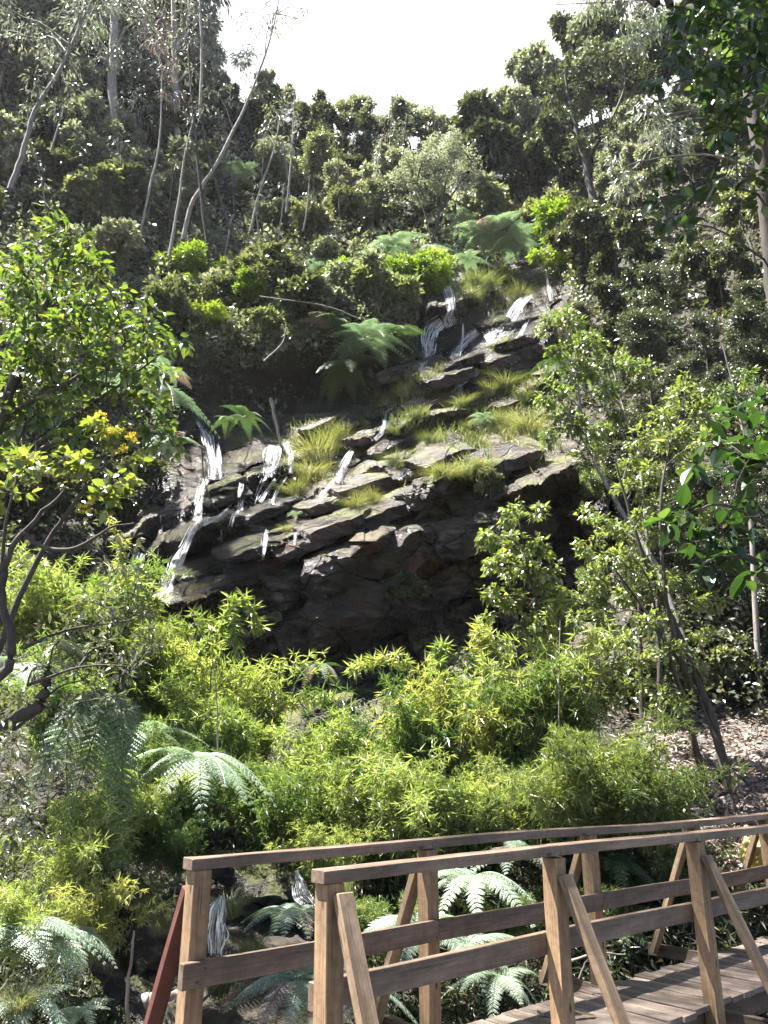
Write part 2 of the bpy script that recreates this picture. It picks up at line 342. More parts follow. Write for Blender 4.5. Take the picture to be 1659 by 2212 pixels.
# crown made of leaf clumps
def clump_leaves(C, r, n, size, rng, T, droop=.5, flat=.8, sub=7, up=.6, wid=1.0, subr=.42):
    """n leaves in a lumpy ball round C radius r"""
    sd_ = nrm(rng.randn(sub, 3)) * (r * (.35 + .6 * rng.rand(sub, 1))); sd_[:, 2] *= flat; sd_[:, 2] += .08 * r
    k = rng.randint(0, sub, n)
    q = nrm(rng.randn(n, 3)) * (rng.rand(n, 1) ** .45) * r * subr * np.where(rng.rand(n, 1) < .13, 1.5, 1); q[:, 2] *= .75
    P = C + sd_[k] + q
    out = nrm(sd_[k] * .5 + q * 1.2)
    D = out + rng.randn(n, 3) * .55; D[:, 2] -= droop
    Nn = rng.randn(n, 3) * .55 + np.array([0, -.1, up]) + out * .4
    return place(T, P, D, Nn, size * (.7 + .6 * rng.rand(n)), rng, wid), C + sd_
def make_tree(name, label, cat, trunk, clumps, leaf, lmat, bmat, size, dens, seed, T=T_FAR, droop=.5, flat=.8, up=.6, sub=7,
              group=None, twigs=True, wid=1.0, subr=.42, root=None, extra=None, minr=.006):
    """trunk: list of polylines [(pts, r0, r1)...] ; clumps [(centre, radius)]"""
    rng = R(seed)
    base = np.array(trunk[0][0][0], float)
    wood = []; tr_pts = []
    for pts, r0, r1 in trunk:
        c = curve(pts, max(6, 4 * len(pts)), rng, .10 * r0); wood.append(tube(c, np.linspace(r0, r1, len(c)), 7)); tr_pts.append(c)
    tp = np.concatenate(tr_pts); lv = []
    for C, r in clumps:
        C = np.array(C, float); n = max(12, int(dens * r * r))
        lvs, subs = clump_leaves(C, r, n, size, rng, T, droop, flat, sub, up, wid, subr); lv.append(lvs)
        d = np.linalg.norm(tp - (C - np.array([0, 0, .9 * r])), axis=1); a = tp[int(np.argmin(d))]
        br = max(minr, .045 * r)
        if np.linalg.norm(a - C) > .25 * r: wood.append(branch_to(a, C, br, br * .5, rng))
        if twigs:
            for s_ in subs: wood.append(branch_to(C, s_, br * .5, br * .18, rng, 4, .1, 3))
    if extra: lv += extra
    if root is None: root = thing(name, label, cat, base, group)
    V, F, r_ = merge(wood); obj('trunk', mesh('trunk', V - base, F, smooth=True), bmat, root)
    V, F, r_ = merge(lv); obj('crown', mesh('crown', V - base, F, r_), lmat, root)
    return root
print('setup ok')
# ------------------------------------------------------------------ terrain (hillside, cliff and gully as one relief)
CTRL = np.array([(-400,-200,34),(0,-60,42),(400,160,46),(640,260,47),(900,335,46),(1150,310,45),(1400,220,42),(1659,130,36),(2060,50,30),
(-400,300,27),(0,300,34),(400,330,38),(700,400,39),(900,430,39),(1150,430,38),(1400,450,33),(1659,450,27),(2060,450,20),
(-400,700,20),(0,620,26),(300,600,30),(500,600,32),(700,600,31),(850,590,31),(950,600,31),(1060,560,34),(1150,550,34),(1300,600,28),(1500,650,24),(1659,650,21),(2060,650,15),
(150,850,23),(350,780,26),(500,720,27.2),(620,770,26.3),(740,750,26),(860,720,27),(940,770,28),(1050,720,28.5),(1180,700,28),(1350,800,23),(1659,850,18),
(500,880,27.4),(620,880,28.6),(740,850,29.4),(820,810,28.8),(400,930,25),(450,1040,22.5),(300,1050,23),(100,1100,21),(-300,1100,16),
(620,960,25),(700,910,26.5),(760,940,25),(830,880,26),(950,860,25.5),(1000,900,24.5),(1150,850,25),(1150,940,23),
(600,1080,22),(750,1080,21.5),(900,1050,21),(1000,970,22),(1150,980,21.5),(1250,980,21),(1400,1050,18),(1659,1100,15),(2060,1100,12),
(410,1270,19.5),(600,1200,19.5),(790,1120,19.8),(940,1070,20),(1080,1040,20.3),(1200,1010,20.5),
(500,1400,19.2),(700,1300,19.5),(900,1250,19.8),(1100,1200,20.2),(1250,1200,19.8),(900,1480,18.6),(1150,1400,19),(600,1500,18),
(380,1150,21),(350,1280,20),(280,1350,19),(150,1400,17),(-300,1500,12),(600,1600,15.5),(900,1600,15.5),(1200,1550,14.5),(1350,1500,14),(1500,1500,13),(1659,1450,13),(2060,1500,10),
(1659,1600,11.5),(1659,1750,9.8),(1400,1750,10.5),(1200,1750,11.5),(900,1750,12.5),(600,1750,12.5),(300,1700,12),(0,1700,11),(-400,1700,9),(2060,1750,8.5),
(0,2000,7.6),(300,2000,8.6),(600,2000,9),(900,1950,10),(1200,1900,10),(1659,1900,9.2),(-400,2212,5.5),(0,2212,6.4),(500,2212,7.4),(900,2212,8),(1400,2212,8),(2060,2212,7),
(-400,3000,4.6),(400,3000,4.9),(1200,3000,5.1),(2060,3000,5)], float)
def _k(d2): return .5 * d2 * np.log(d2 + 1e-12)
_P = CTRL[:, :2] / 500.; _n = len(_P)
_K = _k(((_P[:, None] - _P[None]) ** 2).sum(-1)) + np.eye(_n) * .002
_A = np.zeros((_n + 3, _n + 3)); _A[:_n, :_n] = _K; _A[:_n, _n] = 1; _A[:_n, _n + 1:] = _P; _A[_n:, :_n] = _A[:_n, _n:].T
_w = np.linalg.solve(_A, np.concatenate([CTRL[:, 2], [0, 0, 0]]))
def tps(u, v):
    u = np.asarray(u, float); v = np.asarray(v, float); sh = np.broadcast(u, v).shape
    q = np.stack([np.broadcast_to(u, sh).ravel() / 500, np.broadcast_to(v, sh).ravel() / 500], -1)
    out = np.empty(len(q))
    for i in range(0, len(q), 20000):
        c = q[i:i + 20000]; out[i:i + 20000] = _k(((c[:, None] - _P[None]) ** 2).sum(-1)) @ _w[:_n] + _w[_n] + c @ _w[_n + 1:]
    return out.reshape(sh)
def inpoly(u, v, poly):
    u = np.asarray(u, float); v = np.asarray(v, float); r = np.zeros(np.broadcast(u, v).shape, bool); n = len(poly)
    for i in range(n):
        x1, y1 = poly[i]; x2, y2 = poly[(i + 1) % n]
        c = ((y1 > v) != (y2 > v)) & (u < (x2 - x1) * (v - y1) / (y2 - y1 + 1e-9) + x1); r ^= c
    return r
ROCK = [(230,1180),(330,1060),(400,930),(520,900),(660,890),(790,870),(830,790),(905,770),(925,620),(990,590),(1090,620),(1110,545),(1200,540),(1215,700),(1190,850),(1240,960),(1320,1080),(1330,1400),(1060,1560),(520,1560),(380,1480),(330,1350),(230,1300)]
GRASSY = [[(780,880),(860,780),(1000,800),(1180,800),(1170,930),(1000,960),(880,930)], [(900,1000),(960,950),(1180,935),(1210,975),(1060,1020),(930,1060)],
          [(980,600),(1100,570),(1130,660),(990,680)], [(640,930),(720,910),(740,980),(640,1080),(610,1060)]]
rl = R(5)
LAY = np.cumsum(46 + 72 * rl.rand(50)) - 300
def strata(u, v):
    q = v + .36 * (u - 800) + 70 * fbm(u / 230., v / 230., 11, 3) + 22 * fbm(u / 45., v / 45., 12, 3)
    b1 = (u - .25 * v) / 70. + .6 * fbm(u / 50., v / 50., 61, 2); b2 = (u - .35 * v) / 31. + .5 * fbm(u / 25., v / 25., 62, 2)
    q = q + 15 * (_h(np.floor(b1), np.floor(v / 90.), 63) - .5) + 6 * (_h(np.floor(b2), np.floor(v / 60.), 64) - .5)
    k = np.clip(np.searchsorted(LAY, q) - 1, 0, len(LAY) - 2); a = LAY[k]; h = LAY[k + 1] - a; f = np.clip((q - a) / h, 0, 1)
    s = np.clip((.42 - f) / .42, 0, 1); s = s * s * (3 - 2 * s)
    e = ((1 - f) - s) * h
    along = (u - .3 * v) / (85 + 60 * _h(k, k * 0 + 3, 4)) + 7 * _h(k, k * 0 + 1, 2) + .5 * fbm(u / 60., v / 60., 31, 2)
    blk = _h(k, np.floor(along), 9) - .5
    return e, blk, k
def relief(u, v, detail=True):
    u = np.asarray(u, float); v = np.asarray(v, float)
    D = tps(u, v)
    if not detail: return D
    inside = rockmask(u, v)
    e, blk, k = strata(u, v)
    face = np.clip((v + .30 * (u - 800) - 1165) / 60., 0, 1) * (u > 400)     # the big dark face: fewer ledges
    ab = (u - .3 * v) / 130. + 3 * _h(k, k * 0 + 7, 5); i0 = np.floor(ab); f0 = ab - i0; f0 = f0 * f0 * (3 - 2 * f0)
    la = _h(k, i0, 33) * (1 - f0) + _h(k, i0 + 1, 33) * f0
    big = _h(np.floor((u - .45 * v) / 120 + 1.2 * fbm(u / 90, v / 90, 81, 2)), np.floor((v + .5 * u) / 95 + 1.2 * fbm(u / 90, v / 90, 82, 2)), 83)
    D = D + inside * face * (.9 * (big - .5) + .5 * (((v + .5 * u) / 95 % 1) - .5))
    amp = inside * (.026 * np.clip(3.0 * (la - .22), .05, 2.0)) * (1 - .75 * face)
    D = D - amp * e + inside * (.55 - .25 * face) * blk
    far = np.clip((D - 6) / 20, .1, 1)
    D = D + fbm(u / 110., v / 110., 3, 5) * 2.6 * far * (1 - .55 * inside) + fbm(u / 22., v / 22., 8, 3) * .4 * far + inside * (.12 * (_h(np.floor((u - .3 * v) / 24 + fbm(u / 30, v / 30, 71, 2)), np.floor((v + .3 * u) / 17 + fbm(u / 30, v / 30, 72, 2)), 73) - .5))
    return D
def rockmask(u, v):
    m = 0
    for a in range(8):
        for r_ in (10, 26): m = m + inpoly(u + r_ * math.cos(a * .785 + r_), v + r_ * math.sin(a * .785 + r_), ROCK)
    return m / 16.
def ridge(u):
    return np.interp(u, [-500, -400, 0, 250, 400, 600, 700, 800, 900, 1000, 1150, 1300, 1500, 1659, 2100], [-260, -230, -70, 60, 165, 255, 285, 315, 345, 340, 315, 260, 190, 130, 40])
us = np.unique(np.concatenate([np.arange(-420, 2080, 9), np.arange(225, 1340, 3.4)]))
vs = np.unique(np.concatenate([np.linspace(0, 1, 60)[:-1] * 540, np.arange(540, 1570, 3.4), np.arange(1570, 3010, 10)]))
Ug, Vr = np.meshgrid(us, vs)
top = ridge(Ug)
Vg = np.where(Vr < 540, top + (540 - top) * Vr / 540, Vr)
Dg = relief(Ug, Vg)
P = W(Ug, Vg, Dg)
back = []
for k, (dy, dz) in enumerate([(60, -40), (20, -8), (6, -1), (2.5, .1)]):
    b = P[0].copy(); b[:, 1] += dy; b[:, 2] += dz; back.append(b)
P = np.concatenate([np.array(back), P]); nr, nc = P.shape[:2]
i = np.arange(nr - 1)[:, None] * nc; j = np.arange(nc - 1)[None]
F = np.stack([i + j, i + nc + j, i + nc + j + 1, i + j + 1], -1).reshape(-1, 4)
me = mesh('hillside', P.reshape(-1, 3), [F], smooth=False)
me.materials.append(M['soil']); me.materials.append(M['rock']); me.materials.append(M['litter'])
uc = np.concatenate([np.full((4, nc), -999.), Ug])[:-1, :-1].ravel(); vc = np.concatenate([np.full((4, nc), -999.), Vg])[:-1, :-1].ravel()
mi = np.zeros(len(F), np.int32); mi[inpoly(uc + 25 * (fbm(uc / 40, vc / 40, 77, 3)), vc + 40 * fbm(uc / 40, vc / 40, 78, 3), ROCK)] = 1
mi[inpoly(uc, vc, [(400,480),(560,500),(550,590),(400,570)])] = 1
mi[(uc > 1380 + 200 * fbm(uc / 80, vc / 80, 41, 3)) & (vc > 1530) & (vc < 1900)] = 2
me.polygons.foreach_set('material_index', mi)
hill = tag(obj('hillside', me), kind='structure')
WET_SHADE = [(450,990,110,110),(600,1010,80,80),(520,1080,120,70),(400,1200,110,130),(300,1220,90,90),(560,1180,110,40),(960,720,70,90),(1090,700,110,70),(1010,790,110,60),(740,1000,40,50),(1180,620,40,60),(830,920,40,50),(430,930,70,70)]  # patches of wet rock that also carry painted shade
def wet_shade(u, v):
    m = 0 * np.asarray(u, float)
    for a, b, c, d in WET_SHADE: m = np.maximum(m, np.clip(1.6 - 1.4 * np.hypot((u - a) / c, (v - b) / d), 0, 1))
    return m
wt = np.concatenate([np.zeros((4, Ug.shape[1])), wet_shade(Ug, Vg) * (.6 + .8 * vn(Ug / 25, Vg / 25, 55))]).ravel()
aw = me.attributes.new('wet', 'FLOAT', 'POINT'); aw.data.foreach_set('value', np.clip(wt, 0, 1).astype(np.float32))  # holds wetness and painted shade in one value
def hillpt(u, v, off=0.0):
    p = W(u, v, relief(u, v)); 
    return p * (1 - off / np.linalg.norm(p, axis=-1, keepdims=True))
# near bank beneath and behind the viewpoint, and the stream bed
gx, gy = np.meshgrid(np.linspace(-60, 60, 90), np.concatenate([np.linspace(-60, -4, 12), np.linspace(-3, 5.2, 40)]))
gz = -1.75 - 1.75 * np.clip((gy - 1.6 - .3 * np.sin(gx)) / 2.5, 0, 1) ** 1.5 + .12 * fbm(gx, gy, 5, 3) + .02 * np.abs(gx) * (gy < 1)
Pn = np.stack([gx, gy, gz], -1); nr, nc = gx.shape; i = np.arange(nr - 1)[:, None] * nc; j = np.arange(nc - 1)[None]
tag(obj('ground', mesh('ground', Pn.reshape(-1, 3), [np.stack([i + j, i + j + 1, i + nc + j + 1, i + nc + j], -1).reshape(-1, 4)], smooth=True), M['litter']), kind='structure')
print('terrain ok')
# ------------------------------------------------------------------ footbridge
BA = rad(49.6)                                   # heading of the bridge, from +Y towards +X
Dv = np.array([math.sin(BA), math.cos(BA), 0]); Nv = np.array([-math.cos(BA), math.sin(BA), 0]); Zv = np.array([0, 0, 1.])
def BP(t, n, z): return Dv * t + Nv * n + Zv * z
def beam(name, a, b, w, h, mat, parent, up=None, ch=.003, rough=.0014, seed=0, seg=8):
    """bar from a to b, w wide (side) and h high, softened edges, a little uneven"""
    a = np.array(a, float); b = np.array(b, float); Ld = np.linalg.norm(b - a); X = (b - a) / Ld
    up = Zv if up is None else np.array(up, float); Y = nrm(np.cross(up, X)); Z = np.cross(X, Y)
    rng = R(seed + int(abs(a[0] * 97 + b[1] * 31 + h * 1000)) % 9999)
    w2, h2 = w / 2, h / 2
    prof = [(-w2, -h2 + ch), (-w2 + ch, -h2), (w2 - ch, -h2), (w2, -h2 + ch), (w2, h2 - ch), (w2 - ch, h2), (-w2 + ch, h2), (-w2, h2 - ch)]
    V = []; st = np.concatenate([[0, .004 / Ld], np.linspace(.05, .95, seg), [1 - .004 / Ld, 1]]); bow = rng.randn(2) * .003
    for q, s_ in enumerate(st):
        sh = .94 if q in (0, len(st) - 1) else 1
        oy, oz = bow * math.sin(math.pi * s_)
        for (y, z) in prof:
            jy, jz = rng.randn(2) * rough * .5
            V.append((s_ * Ld - Ld / 2, y * sh + oy + jy, z * sh + oz + jz))
    n = len(st); F = []
    for q in range(n - 1):
        for k in range(8): F.append((q * 8 + k, q * 8 + (k + 1) % 8, (q + 1) * 8 + (k + 1) % 8, (q + 1) * 8 + k))
    me = mesh(name, np.array(V), [np.array(F), np.array([list(range(7, -1, -1)), [(n - 1) * 8 + k for k in range(8)]])])
    o = obj(name, me, mat, parent)
    Mx = Matrix([list(X), list(Y), list(Z)]).transposed().to_4x4(); Mx.translation = Vector((a + b) / 2) - (parent.location if parent else Vector())
    o.matrix_local = Mx; return o
br_loc = BP(4, 3.5, -1.6)
bridge = thing('wooden_footbridge', 'weathered wooden footbridge with two braced railings crossing the gully at lower right', 'footbridge', br_loc)
nA, nB = 3.94, 3.108
ZR, ZM, ZD = -.435, -.90, -1.505                  # tops of handrail, mid rail, deck (camera at 0)
postsB = [2.32, 3.95, 5.56, 7.2, 8.9]; postsA = [2.10, 3.72, 5.46, 7.05, 8.45, 10.1]
# handrails: lengths butted over the posts, a slight bend at each joint
def rails(n, side, posts, zt):
    js = [posts[0] - .07] + [p for p in posts[1:]] + [posts[-1] + .6]
    for k in range(len(js) - 1):
        beam('handrail', BP(js[k] + .001, n, ZR - .03 + zt[k]), BP(js[k + 1] - .001, n, ZR - .03 + zt[k + 1]), .105, .055, M['rail'], bridge, seed=k)
    inn = -side * .05                                # mid rail nailed on the inner face of the posts
    for k in range(len(js) - 1):
        beam('mid_rail', BP(js[k] + (-.03 if side == 1 else .03) * (k == 0) + .002, n + inn - side * .0225, ZM - .057 + zt[k]), BP(js[k + 1] - .002, n + inn - side * .0225, ZM - .057 + zt[k + 1]), .042, .115, M['rail'], bridge, seed=k + 30)
rails(nA, 1, postsA, [0, .005, .0, -.012, .0, .01, .01]); rails(nB, -1, postsB, [0, .012, .004, .0, -.004, 0, 0])
for n, side, posts in ((nA, 1, postsA), (nB, -1, postsB)):
    for k, t in enumerate(posts):
        beam('post', BP(t, n, -2.15 if k == 0 else ZD - .34), BP(t, n, ZR - .0595), .098, .098, M['post'], bridge, up=Nv, ch=.005, seed=k * 7)
        foot = .47
        top = BP(t, n + side * .072, ZR - .15)
        if side == -1 and k == 0: top = BP(t + .02, n + side * .074, ZR - .10)
        ft = BP(t, n + side * (foot + .06), ZD - .09)
        if k == 0: ft = BP(t, n + side * .62, ZD - .30)
        o = beam('brace', ft, top, .088, .045, M['red'] if (side == 1 and k == 0) else M['brace'], bridge, up=Nv * side * 1.0 + Zv * .4, seed=k + 50)
        if side == 1 and k == 0: o['label'] = 'red stained brace'
        beam('crossbeam', BP(t + .075, n + side * .62, ZD - .085), BP(t + .075, n - side * .30, ZD - .085), .045, .10, M['beam'], bridge, seed=k + 9)
for n, side, posts in ((nA, 1, postsA), (nB, -1, postsB)):
    for k, t in enumerate(posts[:5]):
        for dt, dz in ((.022, .025), (-.02, -.03)):
            q = BP(t + dt, n - side * (.05 + .0435), ZM - .057 + dz); V, F, _ = tube([q + Nv * side * .006, q - Nv * side * .003], [.0065, .0065], 8)
            obj('nail', mesh('nail', V - np.array(br_loc), F + [np.array([[7, 6, 5, 4, 3, 2, 1, 0], list(range(8, 16))])]), M['dark'], bridge)
        q = BP(t, n + side * .10, ZR - .20); V, F, _ = tube([q - Nv * side * .012, q + Nv * side * .014], [.008, .008], 8); obj('bolt', mesh('bolt', V - np.array(br_loc), F + [np.array([[7, 6, 5, 4, 3, 2, 1, 0], list(range(8, 16))])]), M['dark'], bridge)
beam('stringer', BP(2.9, nA - .075, ZD - .118), BP(11, nA - .075, ZD - .118), .045, .16, M['beam'], bridge)
beam('stringer', BP(3.2, nB + .075, ZD - .118), BP(11, nB + .075, ZD - .118), .045, .16, M['beam'], bridge)
rb = R(3); t = 3.30
for k in range(44):
    w = .145 + .02 * rb.rand(); y0 = nB - .02 + .03 * rb.rand(); y1 = nA - .055 + .015 * rb.randn()
    dz = .004 * rb.randn(); a = .006 * rb.randn()
    beam('deck_plank', BP(t + w / 2 - a, nB - .03 if False else y0, ZD - .019 + dz), BP(t + w / 2 + a, y1, ZD - .019 - dz), w, .036, M['deck'], bridge, seed=k)
    t += w + .012 + .006 * rb.rand()
    if t > 11: break
# dry leaves and twigs lying on the deck
def curled_leaf(label, t, n, rz, s, w=.16):
    V, F = leaf_hi(w, -.25, .05)[0].copy(), leaf_hi()[1]
    V[:, 0] += .12 * V[:, 1] ** 2
    o = obj('dry_leaf', mesh('dry_leaf', V * s, F, np.full(len(V), .6), smooth=True), L['brown'], None, BP(t, n, ZD + .008)); o.rotation_euler = (rad(4), rad(6), rz)
    tag(o, label, 'leaf', 'dry leaves on the bridge deck'); return o
curled_leaf('long pale dry leaf curled on the deck planks between the two railings', 4.72, 3.45, 2.1, .24, .1)
curled_leaf('thin dry leaf lying on the deck beside the far railing', 5.28, 3.68, 1.7, .22, .08)
curled_leaf('small reddish dry leaf on the deck planks', 4.45, 3.66, .6, .07, .3)
curled_leaf('narrow brown dry leaf near the deck edge at the foot of the near railing', 3.98, 3.22, 2.9, .15, .12)
curled_leaf('small dark curled leaf in the middle of the deck', 4.86, 3.36, .3, .06, .25)
# ------------------------------------------------------------------ featured vegetation
def Wp(u, v, Y): return W(float(u), float(v), float(Y))
def poly3(pts): return [Wp(*p) for p in pts]
# big glossy leaved tree at left
def blobs(lst, Y0, rng, dj=.6):
    out = []
    for (u, v, r, *rest) in lst:
        Y = (rest[0] if rest else Y0) + rng.uniform(-dj, dj); out.append((Wp(u, v, Y), r * float(px(u, v, Y))))
    return out
rg = R(17)
GL = [(150,520,55),(110,560,60),(200,585,50),(60,600,60),(30,650,70),(120,650,75),(200,660,55),(255,640,30),(170,720,80),(60,740,80),(250,720,60),(310,715,55),(355,735,32),(395,745,18),(230,800,65),(120,820,80),(30,830,80),
      (300,790,40),(350,810,30),(270,860,55),(180,890,60),(60,910,70),(330,880,40),(355,900,25),(250,930,40),(370,960,36),(310,950,32),(150,960,40),(0,960,60),(60,1000,40)]
make_tree('broadleaf_tree', 'large glossy broad-leaved tree in bright sun filling the left edge', 'tree',
          [(poly3([(-150,1500,7.2),(-90,1150,7),(-20,950,6.9),(60,760,6.9),(120,600,6.9)]), .11, .018), (poly3([(-60,1050,7),(80,960,6.8),(220,860,6.7),(340,770,6.7)]), .04, .008),
           (poly3([(0,900,6.9),(140,830,6.8),(300,720,6.8)]), .03, .007), (poly3([(20,1000,6.9),(200,930,6.6),(360,940,6.5)]), .03, .006)],
          blobs(GL, 6.9, rg, .7), 'glossy', L['glossy'], M['dark'], .100, 1700, 21, T=T_HI, droop=.45, up=1.0, sub=9, subr=.5, minr=.004, wid=1.0)
YF = [(215,925,26,6),(265,960,24,6),(190,1010,45,5.8),(255,1040,40,5.8),(140,1000,35,5.9),(230,1090,35,5.8),(60,1010,50,5.6),(20,1060,45,5.5),(300,1000,20,6)]
fl = []
for (u, v, r) in [(218,905,16),(250,935,18),(285,945,14),(268,975,14),(180,1100,12),(230,930,14),(200,1080,10)]:
    c = Wp(u, v, 5.85); fl.append(clump_leaves(c, r * float(px(u, v, 5.85)), 110, .016, R(u), T_FAR, 0, 1, 5)[0])
yt = make_tree('flowering_shrub', 'round-leaved shrub with small yellow flower heads below the big glossy tree', 'shrub',
          [(poly3([(-40,1500,5.9),(60,1250,5.9),(150,1100,5.9),(230,1000,5.9)]), .03, .01), (poly3([(0,1350,5.9),(10,1150,5.8),(40,1020,5.7)]), .02, .007)],
          blobs(YF, 5.8, rg, .25), 'x', L['glossy'], M['dark'], .085, 2600, 22, T=T_BIG, droop=.1, up=1.2, minr=.004, sub=6, wid=1.25)
for V, F, r_ in fl: obj('flower_head', mesh('flower_head', V - np.array(yt.location), F, r_), L['flower'], yt)
# silvery tree with the curved dark limbs at far left
SV = [(280,1180,30),(250,1240,40),(200,1300,50),(290,1330,45),(140,1370,50),(230,1400,60),(330,1390,40),(90,1440,50),(280,1450,45),(180,1470,55),(60,1520,50),(150,1540,50),(250,1520,35),(30,1600,50),(100,1640,40),(30,1700,45),(20,1800,40),(60,1760,30),(300,1250,22)]
make_tree('silver_leaved_tree', 'dark limbed tree with narrow silvery leaves and a mossy crooked branch at far left', 'tree',
          [(poly3([(-60,1620,5.2),(30,1560,5.2),(75,1530,5.2),(95,1500,5.2),(105,1440,5.2)]), .055, .03), (poly3([(-60,1500,5.2),(10,1450,5.2),(25,1380,5.2),(5,1300,5.2),(20,1200,5.2),(70,1130,5.2),(140,1060,5.2)]), .04, .012),
           (poly3([(50,1150,5.2),(90,1180,5.2),(160,1185,5.1),(240,1140,5.1),(290,1130,5.1)]), .02, .005), (poly3([(50,1400,5.2),(150,1360,5.1),(280,1340,5)]), .014, .004), (poly3([(60,1480,5.2),(180,1440,5),(300,1440,5)]), .012, .004),
           (poly3([(-60,1900,5.2),(-50,1750,5.2),(-60,1600,5.2)]), .07, .05)],
          blobs(SV, 5.1, rg, .4), 'x', L['silver'], M['dark'], .066, 4200, 23, T=T_MID, droop=.2, up=.8, wid=.62, minr=.003, sub=8)
# light young tree in the centre right, silver topped
BT = [(1110,1120,34),(1165,1110,22),(1060,1170,34),(1115,1180,40),(1165,1190,34),(1080,1230,40),(1140,1240,45),(1195,1240,30),(1065,1290,30),(1110,1300,36),(1180,1300,42),(1230,1290,24),(1150,1350,36),(1210,1360,34),(1060,1330,18)]
make_tree('young_tree', 'slim young tree with heart-shaped silvery green leaves in front of the dark rock face', 'tree',
          [(poly3([(1290,1640,11),(1240,1500,10.9),(1190,1380,10.8),(1150,1270,10.8),(1120,1120,10.8)]), .035, .008)], blobs(BT, 10.8, rg, .3), 'x', L['round'], M['dark'], .10, 3000, 24, T=T_MID, droop=.7, up=.7, wid=1.25, minr=.005, sub=7)
# the right hand trees
RT1 = [(1190,700,30),(1240,690,35),(1210,760,30),(1270,740,38),(1320,780,36),(1250,810,45),(1200,860,40),(1310,850,40),(1230,920,45),(1190,950,25),(1300,930,36),(1360,790,30),(1260,990,34),(1340,890,30),(1400,800,26),(1380,840,26)]
make_tree('slope_tree', 'multi-stemmed tree with pink-white glints beside the upper falls, right of the mossy ledges', 'tree',
          [(poly3([(1500,1450,12.5),(1420,1230,13),(1330,1080,13.5),(1270,960,14),(1240,760,14.3)]), .06, .012), (poly3([(1400,1200,13),(1380,1000,13.4),(1340,860,14)]), .03, .01)],
          blobs(RT1, 14, rg, .6), 'x', L['round'], M['grey'], .12, 2100, 25, T=T_MID, droop=.4, up=.8, sub=8)
RT2 = [(1480,820,24),(1470,860,34),(1430,900,36),(1500,900,40),(1390,950,32),(1460,960,40),(1530,950,34),(1360,1010,34),(1410,1020,36),(1500,1010,38),(1360,1060,32),(1430,1080,34),(1390,1120,28),(1300,1130,32),(1350,1150,36),(1420,1160,34),(1270,1180,34),(1330,1210,36),(1390,1230,36),(1290,1260,34),(1360,1290,38),(1430,1260,36),(1310,1330,32),(1400,1350,34),(1450,1340,30),(1270,1110,24),(1340,1390,34),(1380,1430,34),(1450,1410,30),(1380,1490,34),(1430,1510,30),(1330,1500,32),(1500,1440,32),(1540,1300,30),(1570,1200,34),(1480,1520,26),(1300,1390,30),(1250,1340,26),(1540,1120,30),(1320,1440,26),(1500,1300,30),(1520,1370,26)]
make_tree('tall_thicket_tree', 'tall many-stemmed tree with small roundish leaves leaning over the gully on the right', 'tree',
          [(poly3([(1590,1780,10.4),(1540,1560,10.5),(1470,1380,10.6),(1390,1200,10.6),(1330,1000,10.6)]), .075, .015), (poly3([(1500,1500,10.6),(1440,1300,10.4),(1430,1050,10.4),(1480,860,10.5)]), .04, .01), (poly3([(1480,1450,10.6),(1380,1300,10.8),(1290,1180,10.8)]), .03, .008),
           (poly3([(1540,1780,10.4),(1490,1560,10.4),(1440,1400,10.4),(1400,1250,10.4)]), .055, .012)],
          blobs(RT2, 10.5, rg, .8), 'x', L['round'], M['dark'], .092, 3300, 26, T=T_MID, droop=.3, up=.9, sub=8)
RT3 = [(1600,820,30),(1560,850,36),(1620,850,34),(1540,900,32),(1640,920,34),(1590,900,30),(1600,960,30)]
make_tree('slim_tree', 'slim tree with a sunny tuft of small leaves at the right edge before dark forest', 'tree',
          [(poly3([(1640,1500,12.5),(1620,1100,12.6),(1600,900,12.7),(1560,740,12.7)]), .05, .012)], blobs(RT3, 12.6, rg, .5), 'x', L['round'], M['grey'], .105, 1500, 27, T=T_MID, droop=.3, up=.9)
RT4 = [(1230,1420,34),(1270,1450,40),(1240,1500,38),(1290,1520,40),(1260,1560,30),(1000,1420,26),(1050,1390,26),(1030,1450,22),(1090,1400,20)]
make_tree('white_glinting_bush', 'bush with shiny whitish leaves between the bamboo and the rock face', 'shrub', [(poly3([(1300,1680,11),(1270,1560,11),(1240,1440,11)]), .03, .01), (poly3([(1120,1650,11.4),(1070,1520,11.4),(1030,1420,11.4)]), .02, .008)],
          blobs(RT4, 11.2, rg, .3), 'x', L['silver'], M['dark'], .085, 2400, 28, T=T_MID, droop=.2, up=1.0)
# near branches with large leaves at right
BL = [(1600,900,38),(1640,930,40),(1560,960,36),(1620,990,40),(1660,1030,46),(1540,1030,34),(1600,1070,40),(1500,1010,22),(1480,1100,26),(1560,1130,38),(1640,1120,44),(1600,1190,38),(1500,1170,30),(1540,1220,26),(1640,1240,34),(1440,1130,16),(1660,880,30)]
make_tree('large_leaf_tree', 'near tree with big shaded deep green leaves hanging in at the right edge', 'tree',
          [(poly3([(1850,1700,4.2),(1800,1400,4.2),(1760,1150,4.2),(1700,950,4.1)]), .06, .02), (poly3([(1770,1200,4.2),(1650,1130,4),(1560,1090,3.9),(1480,1110,3.9)]), .012, .004), (poly3([(1730,1050,4.2),(1640,1000,4),(1540,960,3.9)]), .012, .004), (poly3([(1800,1350,4.2),(1660,1220,4),(1560,1200,3.9)]), .012, .004)],
          blobs(BL, 4, rg, .25), 'x', L['broad'], M['dark'], .115, 1400, 29, T=T_BIG, droop=.05, up=1.4, sub=6, minr=.003, subr=.5)
